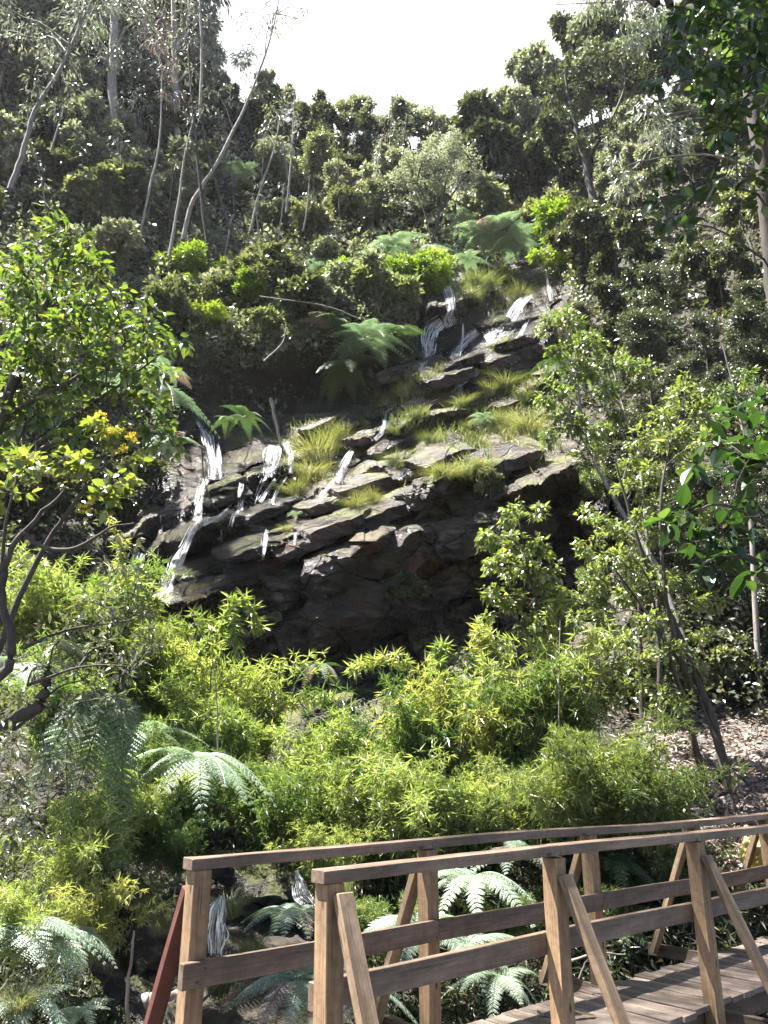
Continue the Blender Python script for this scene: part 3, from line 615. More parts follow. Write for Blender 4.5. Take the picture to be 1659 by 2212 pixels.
UL = [(1500,110,44,5.3),(1560,30,60,5.3),(1600,120,60,5.3),(1640,30,70,5.4),(1540,190,44,5.3),(1580,280,40,5.3),(1660,220,60,5.4),(1470,30,36,5.2),(1560,100,60,6.6),(1620,200,60,6.8),(1650,90,70,6.8),(1420,430,26,4.6),(1450,470,24,4.6),(1500,450,30,4.6),(1530,400,26,4.6),(1480,500,20,4.6),(1430,180,20,4.6),(1440,400,22,4.6),(1480,100,30,4.7),(1500,170,34,4.7),(1490,40,30,4.7),(1550,60,50,4.8),(1560,140,45,4.8),(1620,60,50,4.8),(1640,150,40,4.8),(1600,230,36,4.8),(1540,230,30,4.7),(1650,300,30,4.8),(1580,330,26,4.8),(1600,-20,60,4.8),(1520,-30,50,4.8),(1650,420,30,4.8),(1620,380,24,4.8),(1560,280,26,4.7)]
make_tree('overhanging_tree', 'tall vine-clad trunk with large dark leaves against the sky in the upper right corner', 'tree',
          [(poly3([(1790,1500,6.3),(1735,1000,6.1),(1680,600,5.9),(1640,300,5.7),(1600,0,5.6),(1570,-250,5.5)]), .10, .07), (poly3([(1640,420,5.8),(1560,400,5.1),(1480,430,4.7),(1420,440,4.6)]), .012, .004), (poly3([(1620,200,5.6),(1540,150,5),(1450,180,4.6)]), .014, .004),
           (poly3([(1600,50,5.5),(1500,20,4.9),(1420,10,4.6)]), .014, .004), (poly3([(1650,560,5.9),(1560,500,5.1),(1480,480,4.7)]), .010, .004)],
          blobs(UL, 4.7, rg, .15) + [((.6, 5.0, 8.3), .75), ((1.4, 5.0, 8.5), .75), ((2.2, 5.1, 8.6), .75), ((.5, 4.3, 8.2), .75), ((1.4, 4.2, 8.3), .75), ((2.3, 4.3, 8.4), .75)], 'x', L['broad'], M['dark'], .105, 1500, 30, T=T_BIG, droop=.5, up=.7, sub=6, minr=.003, subr=.5)  # last clumps: unseen canopy above the frame, added to shade the corner leaves
# drooping gum sprays top right
GS = [(1300,10,40,17),(1350,20,45,17),(1400,60,40,17),(1290,-20,50,17),(1370,90,26,17),(1420,20,50,17),(1330,350,26,16),(1350,390,30,16),(1345,420,20,16),(1440,300,50,17),(1400,250,45,17)]
make_tree('drooping_gum_tree', 'gum tree with hanging grey-green leaf sprays entering the sky at upper right', 'tree',
          [(poly3([(1800,900,17),(1760,300,17),(1700,-100,17)]), .2, .12), (poly3([(1730,20,17),(1560,-20,17),(1400,0,17),(1200,10,17)]), .05, .01), (poly3([(1760,420,17),(1560,340,16.5),(1400,345,16),(1330,370,16)]), .04, .008), (poly3([(1740,330,17),(1560,240,17),(1420,250,17)]), .04, .01)],
          blobs(GS, 17, rg, .5), 'x', L['euc'], M['grey'], .24, 420, 31, T=T_EUC, droop=1.6, up=.2, sub=9, subr=.5)
print('featured trees ok')
# ------------------------------------------------------------------ pale slender gum trees on the upper left
def slender(label, trunk, r0, r1, cl, seed, mat='pale', lm='euc', size=.26, dens=60, name='gum_tree', T=T_EUC, droop=1.3, cat='tree', group=None):
    return make_tree(name, label, cat, [(poly3(p), a, b) for p, a, b in trunk] if isinstance(trunk[0][0], list) else [(poly3(trunk), r0, r1)], blobs(cl, trunk[-1][2] if not isinstance(trunk[0][0], list) else trunk[0][0][-1][2], R(seed), 1.2), 'x', L[lm], M[mat], size, dens * 2.6, seed, T=T, droop=droop, up=.2, sub=9, subr=.5, twigs=True)
slender('thick pale gum trunk standing at the top left', [(255,300,34),(243,180,34),(247,60,34),(250,-120,34),(255,-320,34)], .28, .19, [(200,-20,90),(300,40,70),(330,-60,90),(160,60,60),(230,130,60),(310,130,50),(290,220,50),(180,230,50)], 41)
slender('pale trunked gum with twin stems at the top edge left of the sky', [[[(385,330,36),(378,150,36),(375,30,36),(370,-150,36)], .2, .13], [[(380,110,36),(405,40,36),(415,-100,36)], .12, .08]], 0, 0, [(350,40,60),(400,90,50),(340,130,50),(420,150,40),(380,220,50),(300,80,60),(430,40,34)], 42, lm='brown')
slender('bending pale gum sapling whose thin top leans into the sky', [(395,520,31),(415,440,31),(470,350,31),(510,270,31),(555,170,31),(590,60,31),(605,-20,31)], .12, .025, [(520,150,22),(545,120,24),(580,60,30),(600,20,34),(560,200,22),(500,215,20),(640,40,24),(650,20,22),(470,200,30),(540,60,20),(520,30,22)], 43, mat='pale', dens=36, size=.3)
slender('thin dark leaning stem crossing the upper left slope', [(455,590,30),(440,470,30),(425,330,30),(412,180,30),(402,60,30)], .09, .035, [(415,160,26),(400,80,30),(430,230,24),(395,30,34)], 44, mat='dark', dens=40)
slender('straight pale gum sapling rising left of the open sky', [(432,250,32),(436,120,32),(432,0,32),(430,-100,32)], .09, .05, [(445,60,24),(420,10,30),(430,-60,50)], 45, dens=40)
slender('slender pale gum with a small feathery top beside the ridge gap', [(540,500,32),(565,400,32),(590,330,32),(605,260,32)], .07, .02, [(600,250,28),(575,300,26),(620,230,20)], 46, dens=50)
slender('upright pale sapling just left of the ridge gap', [(618,460,33),(628,360,33),(634,260,33),(638,170,33)], .07, .015, [(636,200,20),(625,240,26),(645,270,26),(630,310,24)], 47, dens=50)
slender('long pale gum stem curving up on the far left slope', [(22,410,28),(50,330,28),(75,240,28),(125,160,28),(165,70,28),(190,-20,28)], .14, .05, [(170,40,60),(130,120,50),(200,0,60),(80,180,40),(60,80,60),(20,20,60)], 48, mat='grey')
slender('short pale stem behind the bushes of the upper left slope', [(110,330,30),(130,260,30),(150,200,30)], .06, .03, [(150,190,30),(130,230,30)], 49, mat='grey')
slender('thin forked stem beside the small earth bank', [(365,560,30),(385,440,30),(400,330,30),(420,250,30)], .08, .03, [(410,260,26),(395,320,24)], 50, mat='pale', dens=30)
slender('dark bare stem standing above the lime bushes', [(520,560,30),(480,440,30),(450,330,30),(430,230,30)], .06, .02, [(440,240,24)], 51, mat='dark', dens=20)
slender('feathery sapling poking above the ridge in the middle of the skyline', [(838,420,38),(842,330,38),(846,250,38),(848,190,38)], .07, .01, [(845,215,16),(835,250,22),(855,280,24),(840,310,26)], 52, dens=90, mat='dark', lm='greygreen', size=.2)
slender('tall thin stem with dead brown leaves near the top left', [(300,520,31),(325,400,31),(345,300,31),(350,160,31)], .08, .03, [(350,150,30),(340,90,36),(370,140,34),(355,200,26)], 53, lm='brown')
for k, (a, b, lab) in enumerate([((560,540),(545,420),'first thin pale pole under the ridge gap'), ((600,520),(612,400),'second thin pale pole under the ridge gap'), ((470,610),(500,470),'thin pole slanting right above the lime bushes'), ((655,500),(668,380),'thin pale pole right of the ridge gap'), ((200,560),(255,330),'long thin stem slanting right on the left slope'), ((940,560),(905,420),'dark thin stem above the upper fall')]):
    slender(lab, [(a[0], a[1], 32), ((a[0] + b[0]) / 2 + 3, (a[1] + b[1]) / 2, 32), (b[0], b[1], 32)], .05, .025, [(b[0], b[1], 16)], 60 + k, mat='pale' if k != 5 else 'dark', dens=30, name='sapling')
# pale feathery tree right of centre
make_tree('feathery_tree', 'pale grey feathery tree with spreading fine branches on the upper slope in the middle', 'tree',
   [(poly3([(925,590,33),(940,500,33),(955,430,33),(970,370,33)]), .12, .03), (poly3([(945,480,33),(920,430,33),(890,380,33)]), .05, .015), (poly3([(950,460,33),(990,400,33),(1020,350,33)]), .05, .015)],
   blobs([(890,370,36),(930,345,36),(975,330,36),(1010,350,30),(950,390,36),(905,420,30),(1005,395,26),(860,390,26),(980,300,26),(930,310,22)], 33, rg, .8), 'x', L['feather'], M['dark'], .12, 1300, 70, T=T_FAR, droop=.1, up=1, sub=10)
# dark skyline trees on the right
make_tree('gnarled_tree', 'dark open-crowned tree with gnarled limbs against the white sky on the right ridge', 'tree',
   [(poly3([(1290,480,30),(1270,380,30),(1250,300,30),(1230,220,30),(1220,160,30)]), .2, .04), (poly3([(1265,350,30),(1320,260,30),(1350,180,30),(1340,120,30)]), .1, .02), (poly3([(1250,300,30),(1200,240,30),(1185,200,30)]), .06, .02)],
   blobs([(1190,190,26),(1220,150,24),(1250,190,22),(1180,230,22),(1270,120,28),(1310,105,30),(1350,110,30),(1290,160,24),(1330,170,26),(1380,130,30),(1360,200,28),(1210,260,26),(1400,170,30),(1300,230,26),(1250,240,20),(1380,260,34),(1330,290,34),(1270,290,28),(1420,220,30),(1180,180,18),(1240,330,30),(1440,280,34)], 30, rg, 1.0), 'x', L['dark'], M['dark'], .15, 330, 71, T=T_FAR, droop=.2, up=.9, sub=9)
# ------------------------------------------------------------------ filler forest : prototypes copied over the slope
def proto(name, leaf, bm, size, n, cl, seed, T=T_FAR, droop=.4, h=4.5, up=.7, tr=.09, hang=0, wid=1.0, sub=8):
    size *= 1.4; n = int(n / 1.35); rng = R(seed); trunk = [([np.array([0, 0, -.4]), np.array([.1, .05, h * .3]), np.array([rng.uniform(-.4, .4), rng.uniform(-.3, .3), h * .6]), np.array([rng.uniform(-.5, .5), 0, h * .88])], tr, tr * .2)]
    C = []
    for k in range(cl):
        a = rng.rand() * 6.283; z = h * (.30 + .68 * rng.rand()); w = h * .34 * math.sin(min(1, .25 + .9 * (1.08 - z / h)) * 1.57) ** .8
        C.append((np.array([math.cos(a) * w * (.3 + .9 * rng.rand()), math.sin(a) * w * (.3 + .9 * rng.rand()), z]), h * (.06 + .10 * rng.rand())))
    n = int(n * 1.6); dens = n / sum(r * r for _, r in C)
    rt = make_tree(name, 'x', 'tree', trunk, C, leaf, L[leaf], M[bm], size, dens, seed, T=T, droop=droop, up=up, sub=sub, twigs=True, wid=wid, subr=.6)
    rt.location = (0, 0, 0); return rt
PR = {
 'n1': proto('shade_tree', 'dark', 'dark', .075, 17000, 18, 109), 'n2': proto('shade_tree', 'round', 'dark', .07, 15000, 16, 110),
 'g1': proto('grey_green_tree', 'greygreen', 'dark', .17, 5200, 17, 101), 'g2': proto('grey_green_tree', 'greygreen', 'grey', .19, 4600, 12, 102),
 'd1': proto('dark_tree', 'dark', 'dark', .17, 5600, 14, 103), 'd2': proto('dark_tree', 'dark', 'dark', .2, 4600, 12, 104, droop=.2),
 'o1': proto('olive_tree', 'olive', 'dark', .17, 5200, 13, 105), 'o2': proto('olive_tree', 'olive', 'dark', .15, 5600, 14, 106, wid=.7),
 'e1': proto('gum_tree', 'euc', 'pale', .27, 3600, 12, 107, T=T_EUC, droop=1.4, h=6, up=.2), 'e2': proto('gum_tree', 'euc', 'pale', .24, 3400, 10, 108, T=T_EUC, droop=1.2, h=6.5, up=.2),
}
def bushproto(name, leaf, size, n, seed, T=T_FAR, droop=.2, up=.8, r=.8, wid=1.0, flat=.8, cl=7):
    rng = R(seed); C = [(np.array([rng.uniform(-.6, .6) * r, rng.uniform(-.6, .6) * r, r * (.35 + .65 * rng.rand())]), r * (.35 + .2 * rng.rand())) for _ in range(cl)]
    n = int(n * 1.5); dens = n / sum(q * q for _, q in C)
    tr = [([np.array([0, 0, -.3]), np.array([.05, 0, .2]), np.array([rng.uniform(-.3, .3), .1, r * .8])], .035, .01)]
    rt = make_tree(name, 'x', 'shrub', tr, C, leaf, L[leaf], M['dark'], size, dens, seed, T=T, droop=droop, up=up, sub=7, wid=wid, flat=flat); rt.location = (0, 0, 0); return rt
BU = {
 'lime': bushproto('lime_shrub', 'lime', .14, 2600, 121, T=T_NARROW, up=.6, wid=1.9), 'lime2': bushproto('lime_shrub', 'lime', .12, 2400, 122, T=T_NARROW, wid=2),
 'olive': bushproto('olive_shrub', 'olive', .12, 2600, 123), 'dark': bushproto('dark_shrub', 'dark', .13, 2600, 124), 'grey': bushproto('silvery_shrub', 'greygreen', .12, 2400, 125), 'silver': bushproto('shiny_shrub', 'silver', .12, 2200, 126),
}
used = set()
def put(bank, key, label, u, v, h_px, seed, group=None, nat=4.5, sink=.0, Y=None):
    """stand a copy so that it is h_px tall in the frame, its base at (u, v)"""
    rng = R(seed); p = hillpt(u, v) if Y is None else Wp(u, v, Y)
    s_ = h_px * float(px(u, v, p[1])) / nat
    p = p + np.array([0, 0, -sink]); S3 = (s_ * .88, s_ * .88, s_ * 1.15) if bank is PR else (s_,) * 3
    if (id(bank), key) not in used:
        used.add((id(bank), key)); o = bank[key]; o.location = p; o.rotation_euler = (0, 0, rng.rand() * 6.28); o.scale = S3; o['label'] = label
        if group: o['group'] = group
        return o
    c = copy_thing(bank[key], label, p, rng.rand() * 6.28, s_, group); c.scale = S3; return c
ORD = ['leftmost', 'second from the left', 'third from the left', 'fourth from the left', 'fifth from the left', 'sixth from the left', 'seventh from the left', 'eighth from the left', 'ninth from the left', 'tenth from the left', 'eleventh from the left', 'twelfth from the left', 'thirteenth from the left', 'fourteenth from the left', 'fifteenth from the left', 'sixteenth from the left', 'seventeenth from the left', 'eighteenth from the left', 'nineteenth from the left', 'twentieth from the left']
def row(desc, where, group, us_, vs_, keys, hs, seed, bank=PR, nat=4.5):
    rng = R(seed)
    for k, u in enumerate(us_):
        v = vs_(u) if callable(vs_) else vs_[k]
        u2 = u + rng.uniform(-24, 24); key = keys[rng.randint(len(keys))]
        put(bank, key, f'{desc} {where}, {ORD[k]}', u2, v + rng.uniform(-1, 1) * (10 if seed < 2 else 38), hs * rng.uniform(.65, 1.35), seed * 50 + k, group, nat)
row('tree', 'of the ridge line against the sky', 'trees along the ridge', [470, 540, 610, 680, 745, 800, 870, 930, 990, 1050, 1110, 1160, 1230, 1300, 1400, 1500, 1590, 1680], lambda u: ridge(u) + 26, ['g1', 'o1', 'd1', 'g2', 'o2'], 112, 1)
row('grey-green tree', 'of the row just under the ridge', 'trees under the ridge', [400, 480, 560, 650, 730, 810, 880, 1060, 1130, 1200, 1290, 1380, 1480, 1580], lambda u: ridge(u) + 95, ['g1', 'g2', 'o1', 'd1'], 130, 2)
row('tree', 'of the top row in the upper left forest', 'forest at the upper left', [-60, 30, 110, 190, 270, 340], lambda u: 150, ['e1', 'e2', 'g2', 'd1'], 260, 3)
row('tree', 'of the second row in the upper left forest', 'forest at the upper left', [-40, 60, 140, 230, 310, 390], lambda u: 270, ['e1', 'g1', 'd2', 'g2'], 210, 4)
row('tree', 'of the third row in the upper left forest', 'forest at the upper left', [0, 80, 170, 250, 330], lambda u: 390, ['d1', 'o1', 'd2', 'g1'], 170, 5)
row('small tree', 'on the middle of the left slope', 'trees on the middle slope', [60, 150, 240, 320, 400, 660, 720, 790, 850], lambda u: 500 - .06 * abs(u - 500), ['o1', 'o2', 'g1', 'd2', 'g2'], 130, 6)
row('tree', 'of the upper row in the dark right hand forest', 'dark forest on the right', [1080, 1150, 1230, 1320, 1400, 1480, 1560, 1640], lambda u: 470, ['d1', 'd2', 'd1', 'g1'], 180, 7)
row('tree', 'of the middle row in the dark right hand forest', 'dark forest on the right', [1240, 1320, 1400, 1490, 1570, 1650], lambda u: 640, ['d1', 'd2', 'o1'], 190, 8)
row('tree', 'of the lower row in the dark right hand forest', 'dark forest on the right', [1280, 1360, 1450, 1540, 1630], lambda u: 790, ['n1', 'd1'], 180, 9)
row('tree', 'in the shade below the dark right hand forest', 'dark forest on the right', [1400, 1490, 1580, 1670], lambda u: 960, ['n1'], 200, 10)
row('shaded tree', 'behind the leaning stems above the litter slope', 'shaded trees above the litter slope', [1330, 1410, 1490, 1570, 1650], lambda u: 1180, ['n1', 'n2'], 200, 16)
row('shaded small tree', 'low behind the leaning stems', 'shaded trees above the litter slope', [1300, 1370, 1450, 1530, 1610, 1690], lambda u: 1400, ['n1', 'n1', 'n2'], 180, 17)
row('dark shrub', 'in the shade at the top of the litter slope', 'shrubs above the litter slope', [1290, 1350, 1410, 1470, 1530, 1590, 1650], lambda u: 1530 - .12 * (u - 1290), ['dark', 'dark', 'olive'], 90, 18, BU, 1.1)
row('dark shrub', 'along the foot of the upper left forest', 'shrubs on the left slope', [-20, 60, 130, 200, 270, 340, 410], lambda u: 480, ['dark', 'olive', 'grey', 'silver'], 95, 11, BU, 1.1)
row('shrub', 'of the band above the shaded recess', 'shrubs above the recess', [250, 310, 370, 430, 490, 560, 640, 700, 760], lambda u: 640, ['olive', 'grey', 'lime2', 'silver', 'grey'], 90, 12, BU, 1.1)
row('shrub', 'hanging over the shaded recess', 'shrubs above the recess', [330, 400, 460, 540, 600, 660, 720, 820], [740, 770, 700, 720, 780, 760, 720, 700], ['dark', 'olive', 'silver', 'grey'], 95, 13, BU, 1.1)
row('wispy shrub', 'scattered between the slope saplings', 'shrubs of the sapling belt', [90, 160, 230, 300, 370, 440, 520, 590, 660, 740, 810, 880], lambda u: 420, ['grey', 'silver', 'olive', 'dark', 'grey'], 70, 15, BU, 1.1)
row('small shrub', 'under the ridge trees in the middle', 'shrubs on the upper slope', [600, 680, 760, 840, 930, 1020, 1100, 1180], lambda u: 500, ['grey', 'dark', 'olive', 'silver'], 80, 14, BU, 1.1)
for k, (u, v, h, key) in enumerate([(1180,300,190,'g2'),(1240,290,230,'d1'),(1300,280,250,'g1'),(1360,270,260,'d2'),(1430,260,270,'g2'),(1500,250,280,'d1'),(1570,260,260,'e2'),(1640,280,260,'d1')]):
    put(PR, key, 'tall tree on the right shoulder of the ridge, ' + ORD[k], u, v, h, 5000 + k, 'tall trees on the right shoulder', 4.5)
for k, (u, v, h, key) in enumerate([(-30,130,330,'e1'),(30,120,300,'g2'),(80,180,360,'e2'),(140,170,330,'e1'),(200,170,330,'g2'),(280,190,330,'e2'),(330,200,330,'e1'),(400,210,230,'g1'),(440,240,200,'e2')]):
    put(PR, key, 'tall tree of the crest at upper left, ' + ORD[k], u, v, h, 5100 + k, 'tall trees on the left crest', 5.5)
LM = [(540,690,80,'lime', 'bright lime shrub with a rounded top above the dark cleft'), (465,760,95,'lime2', 'yellow-lime shrub hanging left of the dark cleft'), (440,660,70,'lime', 'lime shrub below the thin dark leaning stem'), (500,620,55,'lime2', 'small lime shrub beside the earth bank'),
      (760,640,70,'lime', 'lime shrub left of the upper fall, first of the bright row'), (820,655,85,'lime2', 'lime shrub left of the upper fall, second of the bright row'), (880,665,90,'lime', 'lime shrub left of the upper fall, third of the bright row'), (930,640,85,'lime2', 'tall lime shrub touching the lip of the upper fall'),
      (1230,560,105,'lime', 'tall lime shrub above the right hand trickle'), (1215,610,95,'lime2', 'green-lime shrub overhanging the right hand trickle'), (240,480,60,'lime2', 'yellowish shrub among the grey trees of the left slope'), (600,610,55,'lime2', 'small yellow-green shrub in the middle of the slope'), (1010,520,50,'olive', 'olive shrub between the pale ferns of the top'),
      (690,830,60,'dark', 'dark shrub drooping into the recess'), (820,800,60,'dark', 'dark shrub at the right end of the recess'), (560,850,60,'dark', 'shadowed shrub at the back of the recess'), (430,820,70,'olive', 'brownish olive shrub beside the hanging ferns'), (370,690,80,'olive', 'olive shrub right behind the big glossy tree'),
      (1060,1080,55,'silver', 'small shiny shrub growing on the lip of the big rock face'), (880,1320,70,'silver', 'sparse dim shrub half way up the dark rock face'), (870,1370,60,'dark', 'dark plant at the foot of the rock face'), (1130,1090,45,'silver', 'small dim shrub right of the lip shrub on the rock face'),
      (100,1150,110,'dark', 'dark shrub in the shade behind the yellow flowers'), (220,1150,90,'dark', 'dark shrub left of the lower falls'), (300,1080,80,'dark', 'shaded shrub beside the left hand fall'), (10,1130,110,'dark', 'dark shrub at the left edge behind the flowering shrub')]
for k, (u, v, h, key, lab) in enumerate(LM): put(BU, key, lab, u, v, h, 900 + k, None, 1.1)
gb = np.array([-9.8, 7.2, -1.6]); shade_crown = [(np.array(c), r) for c, r in [((-8.2, 8.0, 23.8), 1.3), ((-7.2, 9.0, 24.3), 1.2), ((-9.2, 8.8, 24.5), 1.1), ((-8.0, 9.8, 23.5), 1.2), ((-6.6, 9.9, 25), 1.0), ((-9.3, 7.2, 22.8), 1.0), ((-6.4, 8.3, 23.6), .9)]]
make_tree('gum_tree', 'unseen tall gum tree added beyond the left edge, shading the far part of the bridge', 'tree', [([gb, gb + [.2, -.2, 8], gb + [.0, -.1, 16], gb + [1.4, .8, 23.0]], .28, .07)], shade_crown, 'x', L['euc'], M['pale'], .26, 260, 81, T=T_EUC, droop=1.2, up=.2, sub=9)  # out of view, put in for the shadow its crown drops on the deck
rs = R(404)
for k in range(18):
    u = 60 + 62 * k + rs.uniform(-20, 20); v = 520 - .06 * abs(u - 600) + rs.uniform(-60, 30); h = rs.uniform(130, 250); ln = rs.uniform(-30, 45); Y = float(relief(u, v))
    slender('thin upright sapling of the upper slope, ' + ORD[k], [(u, v, Y), (u + ln * .3, v - h * .5, Y), (u + ln, v - h, Y)], .055, .015, [(u + ln, v - h + 8, 20), (u + ln * .8, v - h * .8, 22), (u + ln * .5, v - h * .62, 18)], 420 + k, mat=['pale', 'grey', 'dark'][k % 3], lm=['euc', 'greygreen', 'olive'][k % 3], dens=60, name='sapling', group='saplings of the upper slope')
print('forest ok')
# ------------------------------------------------------------------ ground cover
def cover(name, label, leaf, n, size, seed, sel, T=T_FAR, lift=.6, wid=1.0, vlo=None, vhi=1560, up=.5, droop=.3, ulo=-150, uhi=1800, kind='stuff'):
    rng = R(seed); u = rng.uniform(ulo, uhi, n); v0 = ridge(u) + 2 if vlo is None else vlo; v = v0 + (vhi - v0) * rng.rand(n)
    k = sel(u, v) ; k &= rng.rand(n) < .35 + 1.3 * vn(u / 26, v / 22, seed); u = u[k]; v = v[k]; n = len(u)
    p = hillpt(u, v); f = (vn(u / 30, v / 26, seed + 5) ** 1.5) * lift * (.5 + rng.rand(n))
    p = p + np.stack([rng.randn(n) * .05, -f * .8, f * .7], -1)
    D = rng.randn(n, 3) * .7; D[:, 1] -= .6; D[:, 2] -= droop
    Nn = rng.randn(n, 3) * .5 + np.array([0, -.3, up])
    V, F, r_ = place(T, p, D, Nn, size * (.6 + .8 * rng.rand(n)) * (np.clip(p[:, 1] / 28, .4, 1.1) if vlo is None else 1), rng, wid)
    o = obj(name, mesh(name, V, F, r_), L[leaf]); tag(o, label, 'undergrowth' if kind == 'stuff' else None, None, kind); return o
GR = [(780,880),(860,780),(1000,800),(1180,800),(1170,930),(1000,960),(880,930)]
hole = [(430,830),(560,800),(740,790),(860,740),(880,800),(820,870),(700,900),(420,930)]
off = lambda u, v: (rockmask(u, v) < .3) & ~inpoly(u, v, hole)
cover('dark_undergrowth', 'dark leafy undergrowth covering the wooded slope', 'dark', 90000, .23, 201, lambda u, v: off(u, v) | (inpoly(u, v, hole) & (vn(u / 14, v / 18, 4) > .55)), lift=.9)
cover('grey_green_undergrowth', 'grey-green leafy undergrowth on the upper slope', 'greygreen', 36000, .24, 202, lambda u, v: off(u, v) & (v < 800) & (u < 1250), lift=1.1, vhi=800)
cover('olive_undergrowth', 'olive green undergrowth on the middle of the slope', 'olive', 26000, .19, 203, lambda u, v: off(u, v) & (v > 520) & (v < 860) & (u < 1250), lift=.9, vlo=500, vhi=860)
cover('gully_undergrowth', 'shaded leafy undergrowth on the gully floor under the bamboo', 'dark', 60000, .13, 204, lambda u, v: (rockmask(u, v) < .2) & ~((u > 1330 + .2 * (v - 1500)) & (v < 1900)) & ~inpoly(u, v, [(420,1900),(520,1900),(760,1950),(760,2400),(200,2400),(300,2150)]), T=T_NARROW, lift=.5, vlo=1480, vhi=2400, wid=1.1)
cover('rock_moss', 'mossy and grassy growth clinging to the rock ledges', 'moss', 26000, .10, 205, lambda u, v: (rockmask(u, v) > .5) & (vn(u / 45, v / 25, 51) > .62) & (v < 1080 - .25 * (u - 900)), T=T_NARROW, lift=.05, vlo=560, vhi=1350, wid=1.2, ulo=600, uhi=1260)
def leaf_litter():
    rng = R(8); n = 16000; u = rng.uniform(1280, 1800, n); v = rng.uniform(1530, 1900, n); k = (u > 1370 + .2 * (v - 1500)) & (vn(u / 35, v / 25, 5) > .28); u, v = u[k], v[k]; n = len(u)
    p = hillpt(u, v) + np.array([0, -.02, .02]); D = rng.randn(n, 3); D[:, 2] *= .35; Nn = rng.randn(n, 3) * .5 + np.array([0, -.4, 1])
    V, F, r_ = place(T_EUC, p, D, Nn, .10 * (.5 + rng.rand(n)), rng, 1.8); tag(obj('leaf_litter', mesh('leaf_litter', V, F, r_), L['brown']), 'dry pale leaf litter covering the slope at right', 'leaf litter', None, 'stuff')
leaf_litter()
def twig_litter():
    rng = R(9); parts = []
    for k in range(900):
        u = rng.uniform(1320, 1750); v = rng.uniform(1500, 1850)
        if vn(u / 40, v / 30, 8) < .42 or u < 1300 + .25 * (v - 1500): continue
        p = hillpt(u, v, .03); a = rng.randn(3); a[2] = a[2] * .25; a = nrm(a) * rng.uniform(.1, .42); parts.append(tube(curve([p, p + a * .5 + [0, 0, rng.uniform(0, .05)], p + a], 5, rng, .008), np.linspace(.009, .003, 5) * rng.uniform(.5, 1.6), 4))
    V, F, _ = merge(parts); tag(obj('twig_litter', mesh('twig_litter', V, F), M['root']), 'small pale twigs strewn over the litter slope at right', 'twigs', None, 'stuff')
twig_litter()
# ------------------------------------------------------------------ bamboo
def tufts(P, A, n, size, rng, wid=1.0, spread=.85):
    """n narrow leaves fanning round axis A at each point of P"""
    m = len(P); PP = np.repeat(P, n, 0); AA = np.repeat(A, n, 0)
    D = nrm(AA) * .55 + nrm(rng.randn(m * n, 3)) * spread; D[:, 2] -= .12
    Nn = np.array([0, 0, 1.]) + rng.randn(m * n, 3) * .35
    return place(T_NARROW, PP + rng.randn(m * n, 3) * .008, D, Nn, size * (.55 + .7 * rng.rand(m * n)), rng, wid)
def bamboo_geo(rng, culms, h, spread, size=.15, nl=11, nodes=15, lean=.55, dirr=None):
    wood = []; TP = []; TA = []
    for c in range(culms):
        a = rng.rand() * 6.283 if dirr is None else dirr + rng.randn() * .5; b = np.array([rng.randn() * .22 * spread, rng.randn() * .22 * spread, -.15]); H = h * (.55 + .5 * rng.rand()); ln = H * lean * (.25 + .9 * rng.rand())
        o = np.array([math.cos(a), math.sin(a), 0]); s_ = np.linspace(0, 1, 12)[:, None]
        C = b + np.array([0, 0, 1.]) * H * (s_ - .33 * s_ ** 3) * 1.1 + o * ln * s_ ** 2.1 + rng.randn(3) * .1 * s_
        wood.append(tube(C, np.linspace(.008, .0025, 12) * (h / 3) ** .5, 4))
        t_ = np.linspace(.16 + .2 * rng.rand(), 1, nodes); Q = np.stack([np.interp(t_, s_[:, 0], C[:, q]) for q in range(3)], -1); A = nrm(np.gradient(Q, axis=0))
        TP.append(Q); TA.append(A)
        for k in range(3):
            side = nrm(rng.randn(nodes, 3) + A * .6); side[:, 2] -= .1; ln2 = (.10 + .30 * rng.rand(nodes, 1)) * (h / 3) ** .5
            TP.append(Q + side * ln2); TA.append(side)
    return merge([tufts(np.concatenate(TP), np.concatenate(TA), nl, size, rng, .78)]), merge(wood)
def bamboo_proto(leaf, culms, h, spread, size, nl, seed, **k):
    rng = R(seed); (V, F, r_), (V2, F2, _) = bamboo_geo(rng, culms, h, spread, size, nl, **k)
    rt = thing('bamboo_clump', 'x', 'bamboo', (0, 0, 0)); obj('stems', mesh('stems', V2, F2, smooth=True), M['culm'], rt); obj('foliage', mesh('foliage', V, F, r_), L[leaf], rt); return rt
BM = {'a': bamboo_proto('bamboo', 20, 3.0, 1.2, .20, 8, 301), 'b': bamboo_proto('bamboo', 18, 2.8, 1.4, .21, 8, 302, lean=.7), 'c': bamboo_proto('bamboo', 17, 3.2, 1.0, .19, 9, 303, lean=.4),
      'g': bamboo_proto('bamboo_green', 24, 2.8, 1.3, .20, 8, 304), 'h': bamboo_proto('bamboo_green', 22, 2.6, 1.5, .22, 8, 305, lean=.75)}
